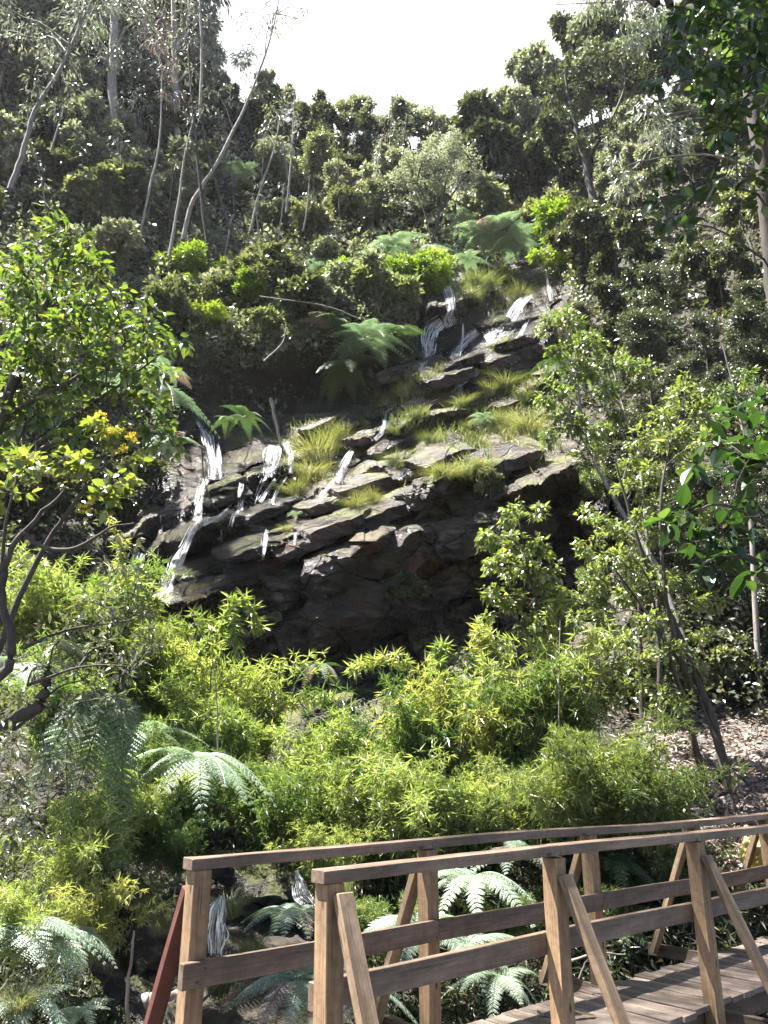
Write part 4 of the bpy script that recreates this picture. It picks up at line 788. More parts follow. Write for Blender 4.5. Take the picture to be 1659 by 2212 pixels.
BL_ = [ # u, v of base, height px, key, Y, label
 (420,1640,330,'b',11.5,'tall yellow-green bamboo leaning right beneath the lower falls'),(330,1600,330,'a',11.8,'bamboo clump below the left-most fall'),(250,1560,340,'g',11,'yellow bamboo behind the silvery leaves'),(150,1450,330,'a',11,'bamboo at left behind the crooked dark branch'),(50,1420,300,'b',10.5,'bamboo against the left edge at mid height'),
 (100,1650,300,'a',9.5,'bamboo behind the hanging pale frond at left'),(480,1720,300,'a',10.8,'bamboo clump behind the wide silver fern'),(560,1800,260,'b',10.3,'low bamboo in the notch under the dark pool'),(620,1880,260,'g',9.8,'bamboo right of the wide silver fern'),(380,1800,240,'g',9.3,'bamboo under the wide silver fern'),
 (700,1760,260,'b',11.2,'bamboo at the left foot of the central thicket'),(760,1800,340,'a',10.8,'central thicket bamboo with a drooping left side'),(850,1760,350,'g',11,'bamboo at the highest middle point of the central thicket'),(930,1740,350,'a',10.9,'bamboo in the heart of the central thicket'),(1010,1720,330,'b',11,'bamboo in the central thicket under the white glinting bush'),
 (1080,1740,340,'a',11,'bamboo right of the heart of the central thicket'),(1160,1700,360,'g',10.6,'bamboo rising beneath the slim young tree'),(1210,1640,380,'c',10.4,'tallest bamboo, climbing into the young tree'),(1000,1880,260,'g',9.6,'green bamboo in front of the central thicket'),(900,1880,260,'b',9.4,'bright low bamboo in front of the central thicket, above the near rail end'),
 (780,1900,240,'g',9.6,'low bamboo above the middle of the far handrail'),(700,1920,210,'b',9,'low bamboo left above the far handrail'),(1110,1850,260,'a',9.4,'dark green bamboo above the second near post'),(1230,1830,270,'b',9,'broad green bamboo mound right of centre'),(1330,1810,260,'g',9,'green bamboo mound in front of the leaning stems'),
 (1420,1830,220,'h',8.8,'low green bamboo beside the leaf litter slope'),(1180,1790,240,'h',9.6,'green bamboo below the tallest bamboo'),(560,1660,160,'a',12.8,'small bamboo left of the dark cleft'),
 (300,1880,240,'g',7.2,'green bamboo above the mossy boulder'),(370,1900,220,'g',7.4,'green bamboo left of the far railing end'),(230,1850,260,'b',7,'pale bamboo left of the mossy boulder'),(160,1960,260,'b',6.4,'straw coloured bamboo at lower left'),(200,2080,200,'b',6.2,'thin bamboo hanging over the boulder at lower left'),(270,1760,250,'g',8.4,'green bamboo below the hanging pale frond'),
 (30,2080,220,'b',4.6,'near bamboo at the bottom left edge'),(880,2120,230,'g',7.8,'dark bamboo seen through the railings in the middle'),(1080,2080,220,'g',8,'shaded bamboo seen through the railings right of the second near post'),(1290,2050,200,'h',8.6,'shaded bamboo behind the railings on the right'),(760,2060,200,'g',8,'bamboo behind the far railing between the two front posts'),(1500,1980,160,'g',8.8,'small shaded bamboo behind the railings at far right')]
for k, (u, v, h, key, Y, lab) in enumerate(BL_):
    if v > 1780: h *= .72 + .62 * R(k + 5).rand()
    put(BM, key, lab, u, v, h, 700 + k, 'bamboo clumps in the gully', 2.95, Y=Y)
# single arching canes that stand out against the dark rock
def cane(label, pts, Y, seed, n=20, leaf='bamboo', size=.17, nl=10):
    rng = R(seed); C = curve([Wp(u, v, Y) for u, v in pts], n); A = nrm(np.gradient(C, axis=0)); b = C[0].copy()
    side = nrm(rng.randn(n, 3) + A * .3) * .09; k0 = n // 5
    V, F, r_ = merge([tufts(C[k0:], A[k0:], nl, size, rng), tufts((C + side)[k0:], side[k0:], nl, size, rng)])
    rt = thing('bamboo_cane', label, 'bamboo', b, 'single arching bamboo canes'); V2, F2, _ = tube(C, np.linspace(.012, .003, n), 4)
    obj('stem', mesh('stem', V2 - b, F2, smooth=True), M['culm'], rt); obj('foliage', mesh('foliage', V - b, F, r_), L[leaf], rt)
cane('arching bamboo cane whose tip droops before the dark rock face', [(450,1560),(460,1420),(490,1320),(525,1295),(550,1330),(552,1360)], 11, 1)
cane('shorter bamboo cane beside the drooping one, left of the rock face', [(400,1560),(430,1420),(470,1360),(500,1350),(512,1395)], 11, 2)
cane('bamboo cane rising in front of the lower left fall', [(300,1480),(270,1330),(265,1265),(295,1255),(335,1290)], 11, 3)
cane('second bamboo cane in front of the lower left fall', [(330,1500),(310,1380),(320,1320),(340,1300)], 11, 4)
cane('bamboo cane reaching left over the dark cleft', [(760,1640),(720,1520),(660,1510),(610,1525),(580,1560)], 11.5, 5)
cane('bamboo cane arching left from the top of the central thicket', [(900,1600),(880,1450),(840,1425),(800,1430),(765,1450)], 11, 6)
cane('upright bamboo cane at the top of the central thicket', [(960,1600),(950,1480),(945,1420),(955,1405)], 11, 7)
cane('bamboo cane standing above the white glinting bush', [(1060,1560),(1050,1420),(1035,1370),(1045,1355)], 11, 8)
cane('slim bamboo cane along the left side of the young tree', [(1130,1600),(1170,1400),(1200,1320),(1215,1290)], 10.5, 9)
cane('thin leafy cane hanging at the left edge of the dark rock', [(230,1060),(250,1150),(262,1200),(268,1260)], 9, 10, size=.1)
cane('bamboo cane leaning out left of the dark cleft', [(480,1700),(520,1560),(560,1530),(600,1560)], 11.5, 11)
# ------------------------------------------------------------------ ferns
def frond_mesh(seed, droop=.5, np_=20, w=.30, pinn=13):
    rng = R(seed); s_ = np.linspace(0, 1, 16)[:, None]
    C = np.hstack([s_ * .98, .04 * np.sin(3 * s_ + seed), .30 * s_ - (.30 + droop) * s_ ** 2.2]); wood = tube(C, np.linspace(.012, .002, 16), 4)
    Ps, Ds, Ns, Ss = [], [], [], []
    for k in range(np_):
        t = .10 + .89 * k / (np_ - 1); q = np.array([np.interp(t, s_[:, 0], C[:, i]) for i in range(3)]); q2 = np.array([np.interp(min(1, t + .02), s_[:, 0], C[:, i]) for i in range(3)]); q1 = np.array([np.interp(t - .02, s_[:, 0], C[:, i]) for i in range(3)])
        ax = nrm(q2 - q1); ln = w * math.sin(math.pi * (.10 + .88 * t) ** .85) ** .8 + .015
        for sd_ in (-1, 1):
            lat = nrm(np.cross(ax, [0, 0, 1.])) * sd_; d = nrm(lat + ax * .35 + np.array([0, 0, -.22 + .06 * rng.randn()])); upn = nrm(np.cross(lat, ax) * sd_ + np.array([0, 0, .2]))
            if upn[2] < 0: upn = -upn
            m = max(4, int(pinn * ln / w)); f = (np.arange(m) + .5) / m
            for sg in (-1, 1):
                pd = nrm(np.cross(d, upn)) * sg
                Ps.append(q + d * (f[:, None] * ln) + np.array([0, 0, -.10]) * (f[:, None] ** 2) * ln); Ds.append(np.tile(pd + d * .45 + np.array([0, 0, -.15]), (m, 1)) + rng.randn(m, 3) * .06); Ns.append(np.tile(upn, (m, 1)) + rng.randn(m, 3) * .12)
                Ss.append((.048 * (1 - f ** 2 * .75)) * (.6 + .4 * ln / w))
    V, F, r_ = place((np.array([[0, 0, 0], [.24, .4, .02], [0, 1, -.06], [-.24, .4, .02]]), [np.array([[0, 1, 2, 3]])]), np.concatenate(Ps), np.concatenate(Ds), np.concatenate(Ns), np.concatenate(Ss), rng)
    V, F, r_ = merge([(V, F, r_), wood]); return V, F, r_
FM = []
for k, (dr, w) in enumerate([(.35, .27), (.6, .24), (.9, .22)]):
    for nm in ('fern', 'fern_dark', 'brown'):
        V, F, r_ = frond_mesh(11 + k, dr, w=w); me = mesh('frond', V, F, r_); me.materials.append(L[nm]); FM.append(me)
def fern(label, u, v, Y, rpx, n=10, dark=0, az=None, spread=6.283, pitch=.25, seed=0, name='fern', group='ferns', kind=None):
    """rosette of fronds; (u, v) is its heart; az = heading the fan faces (radians from +X)"""
    rng = R(seed + int(u) * 3 + int(v)); c = Wp(u, v, Y); L_ = rpx * float(px(u, v, Y))
    rt = thing(name, label, 'fern', c, group)
    for k in range(n):
        a = (k + rng.uniform(-.3, .3)) / n * spread + ((az - spread / 2) if az is not None else 0)
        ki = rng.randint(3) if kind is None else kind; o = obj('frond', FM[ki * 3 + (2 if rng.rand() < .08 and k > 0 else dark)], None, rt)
        o.rotation_euler = (rng.uniform(-.25, .25), -pitch - rng.uniform(-.15, .35), a); s_ = L_ * rng.uniform(.8, 1.15); o.scale = (s_, s_, s_)
    return rt
D_ = -1.57                                         # towards the viewer
FN = [('wide silver fern spreading over the bamboo left of centre',430,1640,8.2,150,13,0,None,.1),('silver fern half hidden left above the widest one',310,1590,8.8,110,9,0,None,.2),
 ('large pale fern behind the left post of the far railing',640,1975,6.9,125,12,0,None,.1),('bright fern low between the two front posts',640,2120,6.6,140,12,0,None,.05),('pale fern under the mid rail right of the first near post',780,2150,6.4,120,10,0,None,.1),
 ('pale fern between the handrails left of the second near post',1020,1900,8,130,11,0,None,.15),('pale fern behind the mid rails in the middle of the bridge',900,1990,7.4,130,11,0,None,.1),('fern below the pale one in the middle of the bridge',1010,2040,7.2,120,10,0,None,.1),('silver fern against the near handrail',1110,1850,8.6,110,10,0,None,.2),
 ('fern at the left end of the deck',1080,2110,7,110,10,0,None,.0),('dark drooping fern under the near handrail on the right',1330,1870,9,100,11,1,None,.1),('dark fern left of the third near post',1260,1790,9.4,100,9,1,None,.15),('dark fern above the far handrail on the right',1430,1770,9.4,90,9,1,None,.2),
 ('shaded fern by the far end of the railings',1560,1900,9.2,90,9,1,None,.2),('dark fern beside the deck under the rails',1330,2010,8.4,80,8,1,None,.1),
 ('big pale fern at the lower left corner',40,2000,4.6,170,12,0,None,.1),('second pale fern at lower left, right of the biggest',130,2020,4.9,140,10,0,None,.0),('bluish fern at the very bottom left',60,2160,4.4,110,10,0,None,.1),('small fern by the twigs at the bottom left',170,2190,4.8,70,8,0,None,.2),
 ('silver fern hanging beside the glossy tree over the left fall',330,840,19,120,11,0,None,.15),('small silver fern just above the hanging one',360,800,20,60,8,0,None,.2),('pale fern drooping left of the left fall',365,950,18,70,9,0,None,.0),('dark green fern in the shade above the left falls',525,900,23,60,8,1,None,.15),('small fern in the shade right of the hanging silver one',490,905,23.5,36,7,1,None,.1),
 ('large pale fern at the right of the recess lip',790,730,25,90,12,0,None,.1),('fern left of the large pale one on the recess lip',720,710,25.4,80,11,1,None,.15),('fern on the recess lip nearest to the upper fall',850,720,25.6,70,10,1,None,.1),('fern hanging low over the recess',745,790,25.2,80,10,1,None,-.1),('small fern at the top of the recess lip',690,670,26,50,9,0,None,.1),
 ('pale fern left of the dark-stemmed upper slope tree',850,530,31,70,11,0,None,.15),('pale fern in the middle of the upper slope fern bank',920,545,31,60,10,0,None,.1),('big silvery fern right of the upper slope fern bank',1060,505,32,80,12,0,None,.15),('silvery fern at the right end of the fern bank',1110,520,32,66,11,0,None,.1),('silvery fern top left of the fern bank',1010,490,33,60,10,0,None,.2),
 ('little fern below the fern bank',1010,560,31,40,8,0,None,.2),('pale fern in the lime shrubs above the cleft',690,590,30,50,9,0,None,.1),('pale frond tuft near the thin dark stem',540,580,30,34,8,0,None,.2),('pale fern on the far left slope',430,340,36,50,9,0,None,.2),('fern beside the bending gum sapling',520,370,36,45,9,0,None,.2),('pale fern left of the lime row',700,575,30.5,40,9,0,None,.2),
 ('small pale fern on the grassy ledge',1045,905,23.4,40,8,0,None,.1),('small bright fern on the edge of the big rock face',930,1105,19.6,34,8,0,None,.2),('little fern on the sunny ledge in the middle',735,1085,20.6,28,7,0,None,.2),('small fern left of the mossy ledge stream',640,1110,20.4,24,7,0,None,.2),('dark fern under the white-pink glinting tree',1210,780,15.5,60,9,1,None,.1),
 ('dim fern at the foot of the rock face',690,1440,17,60,9,1,None,.1),('pale fern behind the silvery leaved tree',60,1440,6.8,110,10,0,None,.1),('pale fern behind the crooked branch',140,1400,6.8,80,9,0,None,.1)]
for k, (lab, u, v, Y, r, n, dk, az, pt) in enumerate(FN): fern(lab, u, v, Y, r, n, dk, az, pitch=pt, seed=k)
fern('tall pale hanging fern fronds making a curtain at left', 225, 1490, 6.6, 250, 6, 1, -1.5, 2.6, -.7, 5, 'hanging_fern', None, 2)
print('bamboo and ferns ok')
# ------------------------------------------------------------------ grass tufts
def grass_me(seed, n=420, h=1.0, lean=.55, r=.24):
    rng = R(seed); a = rng.rand(n) * 6.283; b = np.stack([np.cos(a), np.sin(a), a * 0], -1) * (rng.rand(n, 1) ** .6) * r
    ln = h * (.5 + .6 * rng.rand(n, 1)); o = np.stack([np.cos(a + rng.randn(n) * .5), np.sin(a + rng.randn(n) * .5), a * 0], -1); sd_ = np.cross(o, [0, 0, 1.]); w = .006
    V = []
    for t in (0, .4, .75, 1.0):
        c = b + np.array([0, 0, 1.]) * ln * (t - .45 * t ** 2.4 * lean * 1.6) + o * ln * lean * t ** 2
        V += [c - sd_ * w * (1 - t * .95), c + sd_ * w * (1 - t * .95)]
    V = np.stack(V, 1).reshape(-1, 3); k = np.arange(n)[:, None] * 8
    F = np.concatenate([k + np.array([[2 * q, 2 * q + 1, 2 * q + 3, 2 * q + 2]]) for q in range(3)]); return V, [F], np.repeat(rng.rand(n), 8)
GM = []
for k in range(3):
    V, F, r_ = grass_me(k + 1, lean=(.5, .75, .95)[k]); me = mesh('grass_tuft', V, F, r_); me.materials.append(L['grass']); GM.append(me)
GT = [(690,1010,110,0,'tall bright grass tuft on the rock nose between the falls'),(715,975,80,0,'grass tuft on top of the rock nose'),(665,1040,90,1,'drooping grass tuft on the left side of the rock nose'),(640,1070,55,1,'small grass tuft at the foot of the rock nose'),(745,960,60,1,'grass tuft right of the rock nose beside the pool glint'),
 (770,1100,55,1,'grass tuft on the sunny slab in the middle'),(800,1085,45,2,'flat grass tuft on the right of the sunny slab'),(620,1150,30,1,'small grass tuft on the reddish ledge'),(1000,1030,70,1,'grass tuft on the left of the mossy shelf'),(960,1040,66,2,'spreading grass tuft at the left end of the mossy shelf'),(1040,1015,60,1,'grass tuft in the middle of the mossy shelf'),
 (1090,845,70,1,'pale shiny grass tuft on the grassy bench'),(1060,860,56,0,'grass tuft left of the pale shiny one'),(1130,870,50,1,'grass tuft at the right of the grassy bench'),(1000,880,44,2,'low grass tuft on the middle of the grassy bench'),(940,870,44,1,'grass tuft below the upper pool'),(880,860,50,1,'grass tuft above the left ledges'),(835,880,44,1,'grass tuft at the left end of the grassy bench'),
 (900,910,44,0,'green grass tuft on the second bench'),(860,940,40,1,'grass tuft beside the thin middle fall'),(1020,930,40,0,'grass tuft under the bench lip'),(1080,920,50,2,'grass hanging from the bench lip'),(1140,940,70,2,'long grass hanging at the right of the bench'),(1075,705,34,1,'grass clump on a wet block in the upper falls'),(1085,755,34,2,'grass clump hanging from the second wet block'),
 (1060,630,60,0,'green grass tuft between the two upper falls'),(1030,620,50,1,'grass tuft right of the upper fall lip'),(1100,610,50,1,'grass tuft above the fanning fall'),(1015,650,44,1,'grass tuft beside the upper fall'),(1120,650,50,1,'grass tuft left of the right hand trickle'),(790,920,40,1,'grass tuft over the pool glint'),(900,985,34,2,'grass under the pale slab'),(850,1010,50,1,'dim grass tuft on the shaded step'),(930,960,44,1,'dim grass tuft above the pale slab'),
 (470,1330,40,2,'faint grass tuft below the reddish ledge end'),(700,1440,60,2,'dry grass tuft at the foot of the rock face'),(830,1230,40,2,'dry grass hanging on the rock face'),(540,2080,90,0,'grass tuft behind the left mid rail'),(500,1980,90,1,'grass beside the white pool behind the far post'),(740,1950,100,0,'grass tuft right of the first near post'),(470,2150,90,0,'green grass at the foot of the railings'),(40,2190,110,0,'green blades at the bottom left corner')]
for k, (u, v, h, q, lab) in enumerate(GT):
    rng = R(k); Y = None
    if v > 1900: p = Wp(u, v, 6.9 if u > 300 else 4.3)
    else: p = hillpt(u, v, .15)
    s_ = h * float(px(u, v, p[1])) * 1.25; o = obj('grass_tuft', GM[q], None, None, p); o.scale = (s_ * .85, s_ * .85, s_ * .72); o.rotation_euler = (rng.uniform(.1, .4), 0, rng.rand() * 6.28)
    tag(o, lab, 'grass', 'grass tufts on the rock')
def grass_cover():
    rng = R(77); Vs = []; 
    n = 30000; u = rng.uniform(600, 1230, n); v = rng.uniform(560, 1080, n); k = np.zeros(n, bool)
    for g in GRASSY: k |= inpoly(u + 20 * rng.randn(n), v + 12 * rng.randn(n), g)
    k &= vn(u / 22, v / 14, 91) > .36
    u, v = u[k], v[k]; n = len(u); p = hillpt(u, v, .02); D = rng.randn(n, 3) * .45 + np.array([0, -.5, .75]); 
    V, F, r_ = place(T_NARROW, p, D, rng.randn(n, 3), .26 * (.5 + rng.rand(n)), rng, .8)
    tag(obj('ledge_grass', mesh('ledge_grass', V, F, r_), L['grass']), 'yellow-green grass growing over the rock ledges', 'grass', None, 'stuff')
grass_cover()
# ------------------------------------------------------------------ rocks
def rock_me(name, sx, sy, sz, seed, rough=.06, cuts=9):
    """angular block: a box pushed in by random planes, then roughened"""
    rng = R(seed); n = 15; g = np.linspace(-1, 1, n); V = []; idx = {}; F = []
    def vid(i, j, k):
        if (i, j, k) not in idx: idx[(i, j, k)] = len(V); V.append((g[i], g[j], g[k]))
        return idx[(i, j, k)]
    for a in range(n - 1):
        for b in range(n - 1):
            for e in (0, n - 1):
                q = [(a, b), (a + 1, b), (a + 1, b + 1), (a, b + 1)]
                if e == 0: q = q[::-1]
                F.append([vid(i, j, e) for i, j in q]); F.append([vid(e, i, j) for i, j in q]); F.append([vid(j, e, i) for i, j in q])
    V = np.array(V)
    for c in range(cuts):
        d = nrm(rng.randn(3) * np.array([1, .8, .9])); h = np.abs(d).sum() * (.62 + .22 * rng.rand()); o = V @ d - h; V = V - np.clip(o, 0, None)[:, None] * d
    P_ = V * np.array([sx, sy, sz]) / 2
    q = P_ / max(sx, .3) * 3 + seed
    dn = np.stack([fbm(q[:, 1] * 2, q[:, 2] * 2 + q[:, 0], seed, 4), fbm(q[:, 0] * 2, q[:, 2] * 2 + 5 + q[:, 1], seed + 9, 4), fbm(q[:, 0] * 2 + q[:, 2], q[:, 1] * 2, seed + 5, 4)], -1)
    P_ = P_ + dn * rough * 4 * min(sx, sz * 2)
    return mesh(name, P_, [np.array(F)])
def slab(label, u, v, wpx, hpx, deep, seed, tilt=38, slope=.30, Y=None, name='rock_slab', off_=.15, group='rock slabs of the cascade', cuts=9):
    p = hillpt(u, v, off_) if Y is None else Wp(u, v, Y); m = float(px(u, v, p[1])); a = Wp(u - 50, v + 50 * slope, p[1] - .25); b = Wp(u + 50, v - 50 * slope, p[1] + .25)
    X = nrm(b - a); inn = nrm(np.array([0, 1, 0]) - X * X[1]); Z = nrm(np.cross(X, inn)); Z = Z if Z[2] > 0 else -Z; inn = np.cross(Z, X)
    t = rad(tilt); I2 = inn * math.cos(t) + Z * math.sin(t); Z2 = -inn * math.sin(t) + Z * math.cos(t)
    o = obj(name, rock_me(name, wpx * m, deep, hpx * m, seed, cuts=cuts), M['rock']); Mx = Matrix([list(X), list(I2), list(Z2)]).transposed().to_4x4(); Mx.translation = Vector(p); o.matrix_world = Mx
    wv_ = float(wet_shade(u, v)) if Y is None else .3; aw_ = o.data.attributes.new('wet', 'FLOAT', 'POINT'); aw_.data.foreach_set('value', np.full(len(o.data.vertices), wv_, np.float32))  # slab takes the same wet and painted-shade darkening
    tag(o, label, 'rock', group); return o
SLB = [(725,1135,140,40,1.3,'sunlit angular slab at the top edge of the big dark rock face'),(850,1100,150,44,1.3,'long sunlit slab right of the angular one on the rock face edge'),(925,1075,70,40,1.0,'pale block where the rock edge meets the mossy shelf'),(640,1180,110,36,1.1,'reddish slab stepping down left of the angular one'),(560,1222,120,32,1.1,'red-brown wet slab low on the rock edge'),(470,1262,120,26,1.0,'thin dark red slab tapering at the lower left of the edge'),
 (800,1040,170,40,1.6,'broad white-glinting slab above the grass in the middle'),(880,1020,70,30,1.0,'small slab at the right end of the broad glinting one'),(955,985,120,34,1.3,'pale smooth slab left of the mossy shelf'),(1090,990,150,38,1.4,'moss-topped ledge above the dark overhang'),(870,1035,40,26,.7,'small dark block under the pale slab'),(925,1055,50,36,.8,'square brown block below the pale slab'),
 (600,1150,110,30,1.1,'wet slab over which a thin veil of water runs'),(690,1090,90,26,1.0,'sunny wet slab under the rock nose'),(600,1095,70,26,1.0,'white glinting slab left of the rock nose'),(555,1110,80,28,.9,'brown wet block between two lower falls'),(480,1050,70,22,1.0,'wet block at the foot of the left fall'),(485,1075,80,30,1.0,'shiny dark block below the left fall'),(520,1190,90,28,1.0,'reddish ledge with a little grass'),(450,1225,110,26,1.0,'dark ledge beside the long lower chute'),
 (640,1030,70,26,.9,'dark slab between the pair of falls and the rock nose'),(1060,700,60,22,1.0,'pinkish block between the two upper falls'),(1040,775,80,26,1.1,'wet ledge under the fanning fall'),(1100,770,130,34,1.2,'dark overhanging ledge with a drip at the right'),(985,790,90,24,1.1,'wet ledge at the foot of the upper fall'),(1110,740,70,22,1.0,'shining wet ledge below the grass clump'),(1130,700,70,24,1.0,'wet stepped block under the fanning fall'),(880,800,130,30,1.3,'arched mossy rock left below the upper fall'),(960,820,90,30,1.2,'mossy rock right of the arched one'),(1080,810,140,26,1.3,'long mossy ledge right of the upper pool'),
 (1150,562,60,18,.9,'pale wet slab at the very top of the cascade'),(850,960,90,26,1.0,'pinkish sloping slab in the middle of the cascade'),(790,945,70,24,.9,'dark wet rock right of the pool glint'),(930,870,90,22,1.0,'thin ledge crossing the grassy bench'),(820,895,70,26,.9,'mossy rock left of the thin middle fall'),(1100,870,90,22,1.0,'ledge below the pale shiny grass'),(700,915,90,18,.9,'flat wet rock by the pool glint')]
SLB += [(735,1225,150,90,1.1,'big brown block face under the angular sunlit slab'),(875,1180,150,84,1.1,'big block face under the long sunlit slab'),(640,1265,110,76,1.0,'tilted block below the reddish slab'),(560,1305,110,60,1.0,'dark block below the red-brown wet slab'),(740,1330,150,120,1.2,'pale scarred block half way down the rock face'),(650,1370,120,110,1.1,'streaked block low on the left of the rock face'),(830,1290,120,110,1.0,'lichen spotted block in the middle of the rock face'),(1010,1150,130,80,1.0,'dark block under the mossy shelf'),(1120,1130,130,90,1.0,'overhanging dark block at the right of the rock face')]
for k, (u, v, w, h, d, lab) in enumerate(SLB): slab(lab, u, v, w * 1.25, h * .85, d, 400 + k, tilt=33 + (k * 37 % 12), slope=.30 + .1 * (k * 13 % 7) / 7, off_=.18)
slab('mossy boulder beside the left end of the far railing', 308, 1998, 120, 70, .7, 501, 20, .05, 6.4, 'boulder', group='boulders in the stream', cuts=6)
slab('dark boulder sunk in the bank under the mossy one', 250, 2070, 120, 70, .7, 502, 10, 0, 6.6, 'boulder', group='boulders in the stream', cuts=6)
slab('mossy brown rock above the small white pool', 560, 1900, 150, 60, 1.0, 503, 25, .1, 9.3, 'boulder', group='boulders in the stream')
slab('mossy rock beside the dark hollow behind the far rail', 650, 1920, 90, 60, .8, 504, 25, .1, 9.2, 'boulder', group='boulders in the stream')
slab('small wet rock in the stream at the foot of the railings', 330, 2190, 90, 30, .5, 505, 10, 0, 5.8, 'boulder', group='boulders in the stream')
yr = slab('yellow rounded rock at the right edge behind the railings', 1662, 1846, 90, 90, .5, 506, 10, 0, 8.75, 'painted_rock', group=None, cuts=14); yr.data.materials[0] = M['yellow']
# ------------------------------------------------------------------ water
def fall(label, pts, seed, name='waterfall', Y=None, lift=.30, mat='foam'):
    """ribbon of falling water: pts (u, v, width px)"""
    p = np.array(pts, float); n = max(14, int(np.abs(np.diff(p[:, 1])).sum() / 4)); s_ = np.linspace(0, 1, n); d = np.concatenate([[0], np.cumsum(np.hypot(np.diff(p[:, 0]), np.diff(p[:, 1])))]); d /= d[-1]
    u0 = np.interp(s_, d, p[:, 0]); v0 = np.interp(s_, d, p[:, 1]); w = .8 * np.interp(s_, d, p[:, 2]) * (.85 + .5 * vn(s_ * n / 7, s_ * 0, seed)); m = 9; f = np.linspace(-.5, .5, m)
    tv = nrm(np.stack([np.gradient(u0), np.gradient(v0)], -1)); U_ = u0[:, None] + f[None] * w[:, None] * tv[:, 1:2]; V_ = v0[:, None] - f[None] * w[:, None] * tv[:, 0:1]
    if Y is None:
        D = relief(U_, V_)
        for q in range(1, n): D[q] = np.minimum(D[q], D[q - 1] + .10)
        kk = np.array([.25, .5, .25]); D = np.apply_along_axis(lambda x: np.convolve(np.pad(x, 1, 'edge'), kk, 'valid'), 0, D)
    else: D = np.full(U_.shape, Y)
    D = D - lift - .10 * np.cos(f * math.pi)[None] - .12 * vn(U_ / 5, V_ / 14, seed)
    P_ = W(U_, V_, D); i = np.arange(n - 1)[:, None] * m; j = np.arange(m - 1)[None]; F = np.stack([i + j, i + m + j, i + m + j + 1, i + j + 1], -1).reshape(-1, 4)
    L_ = np.concatenate([[0], np.cumsum(np.linalg.norm(np.diff(P_[:, 4], axis=0), axis=1))]); wm = np.linalg.norm(P_[:, 0] - P_[:, -1], axis=1).mean()
    uv = np.stack([np.broadcast_to((f + .5)[None] , U_.shape), np.broadcast_to(L_[:, None] + seed, U_.shape)], -1).reshape(-1, 2)
    rng = R(seed + 40); Vs = [P_.reshape(-1, 3)]; Fs = [F]; UV = [uv]; offs = len(Vs[0]); mi = [np.zeros(len(F), np.int32)]
    wpx = w.mean(); ns = int(4 + wpx * .45); wn = np.interp(np.linspace(0, 1, n), [0, 1], [1, 1])
    for k in range(ns):
        a = int(rng.rand() ** 1.6 * n * .75); b_ = min(n, a + int(n * (.1 + .35 * rng.rand())) + 3)
        if b_ - a < 3: continue
        r_ = np.arange(a, b_); m_ = len(r_); x = np.clip(rng.uniform(.04, .96) + .10 * (fbm(r_ / 9., r_ * 0, seed * 31 + k, 3)) * 2, .01, .99) * (P_.shape[1] - 1); i0 = np.minimum(x.astype(int), P_.shape[1] - 2); fx = (x - i0)[:, None]
        C = P_[r_, i0] * (1 - fx) + P_[r_, i0 + 1] * fx; dpx = float(px(u0[a], v0[a], C[0, 1])); C[:, 1] -= .05 + .10 * rng.rand()
        hw = (.3 + 1.1 * rng.rand() ** 2) * dpx * np.sin(np.linspace(.25, 2.9, m_)) * (.6 + .8 * vn(r_ / 2.5, r_ * 0, k)); sv = nrm(P_[r_, -1] - P_[r_, 0])
        Vs.append(np.stack([C - sv * hw[:, None], C + sv * hw[:, None]], 1).reshape(-1, 3)); q_ = np.arange(m_ - 1)[:, None] * 2 + offs
        Fs.append(q_ + np.array([[0, 2, 3, 1]])); offs += 2 * m_; UV.append(np.zeros((2 * m_, 2))); mi.append(np.ones(m_ - 1, np.int32))
    nd = int(10 + wpx * 1.5); r_ = np.clip((n * (1 - .5 * rng.rand(nd) ** 2)).astype(int), 0, n - 1); c_ = rng.randint(0, P_.shape[1], nd); dp = float(px(u0[-1], v0[-1], P_[-1, 4, 1])); Q = P_[r_, c_] + rng.randn(nd, 3) * dp * np.array([9, 4, 5]) + [0, -.15, 0]
    tet = np.array([[1, 1, 1], [-1, -1, 1], [-1, 1, -1], [1, -1, -1]]) * .55 * dp; Vs.append((Q[:, None] + tet[None] * rng.uniform(.4, 1.2, (nd, 1, 1))).reshape(-1, 3)); Fs.append((np.arange(nd)[:, None, None] * 4 + np.array([[0, 1, 2], [0, 3, 1], [0, 2, 3], [1, 3, 2]])[None] + offs).reshape(-1, 3)); UV.append(np.zeros((4 * nd, 2))); mi.append(np.ones(4 * nd, np.int32))
    me = mesh(name, np.concatenate(Vs), Fs, None, np.concatenate(UV), smooth=True); me.materials.append(M[mat]); me.materials.append(M['strand']); me.polygons.foreach_set('material_index', np.concatenate(mi))
    o = obj(name, me); o['label'] = label; o['kind'] = 'structure'; return o
fall('upper fall', [(965,618,34),(970,640,30),(975,665,26),(968,690,34),(975,705,40)], 1)
fall('upper fall lower leap', [(955,695,50),(935,710,48),(928,735,44),(925,768,36)], 2)
fall('fanning right fall', [(1150,640,10),(1125,655,44),(1110,680,60),(1100,700,60),(1075,720,60),(1050,735,50)], 3)
fall('right hand trickle', [(1180,575,6),(1182,600,9),(1186,625,16),(1190,650,12)], 4)
fall('middle chute', [(1030,715,36),(1010,735,30),(990,755,26),(975,775,22)], 5)
fall('pool step', [(1020,790,20),(1035,800,26),(1030,818,34),(1000,835,40),(985,845,36)], 6)
fall('small step', [(990,820,8),(992,848,8)], 7)
fall('left fall', [(440,930,14),(450,950,40),(458,985,28),(462,1010,30),(458,1035,26)], 8)
fall('left fall lower', [(445,1035,20),(435,1060,26),(430,1090,26),(425,1125,32)], 9)
fall('long lower chute', [(430,1125,14),(415,1150,26),(400,1185,24),(380,1220,40),(362,1260,46),(352,1300,44)], 10)
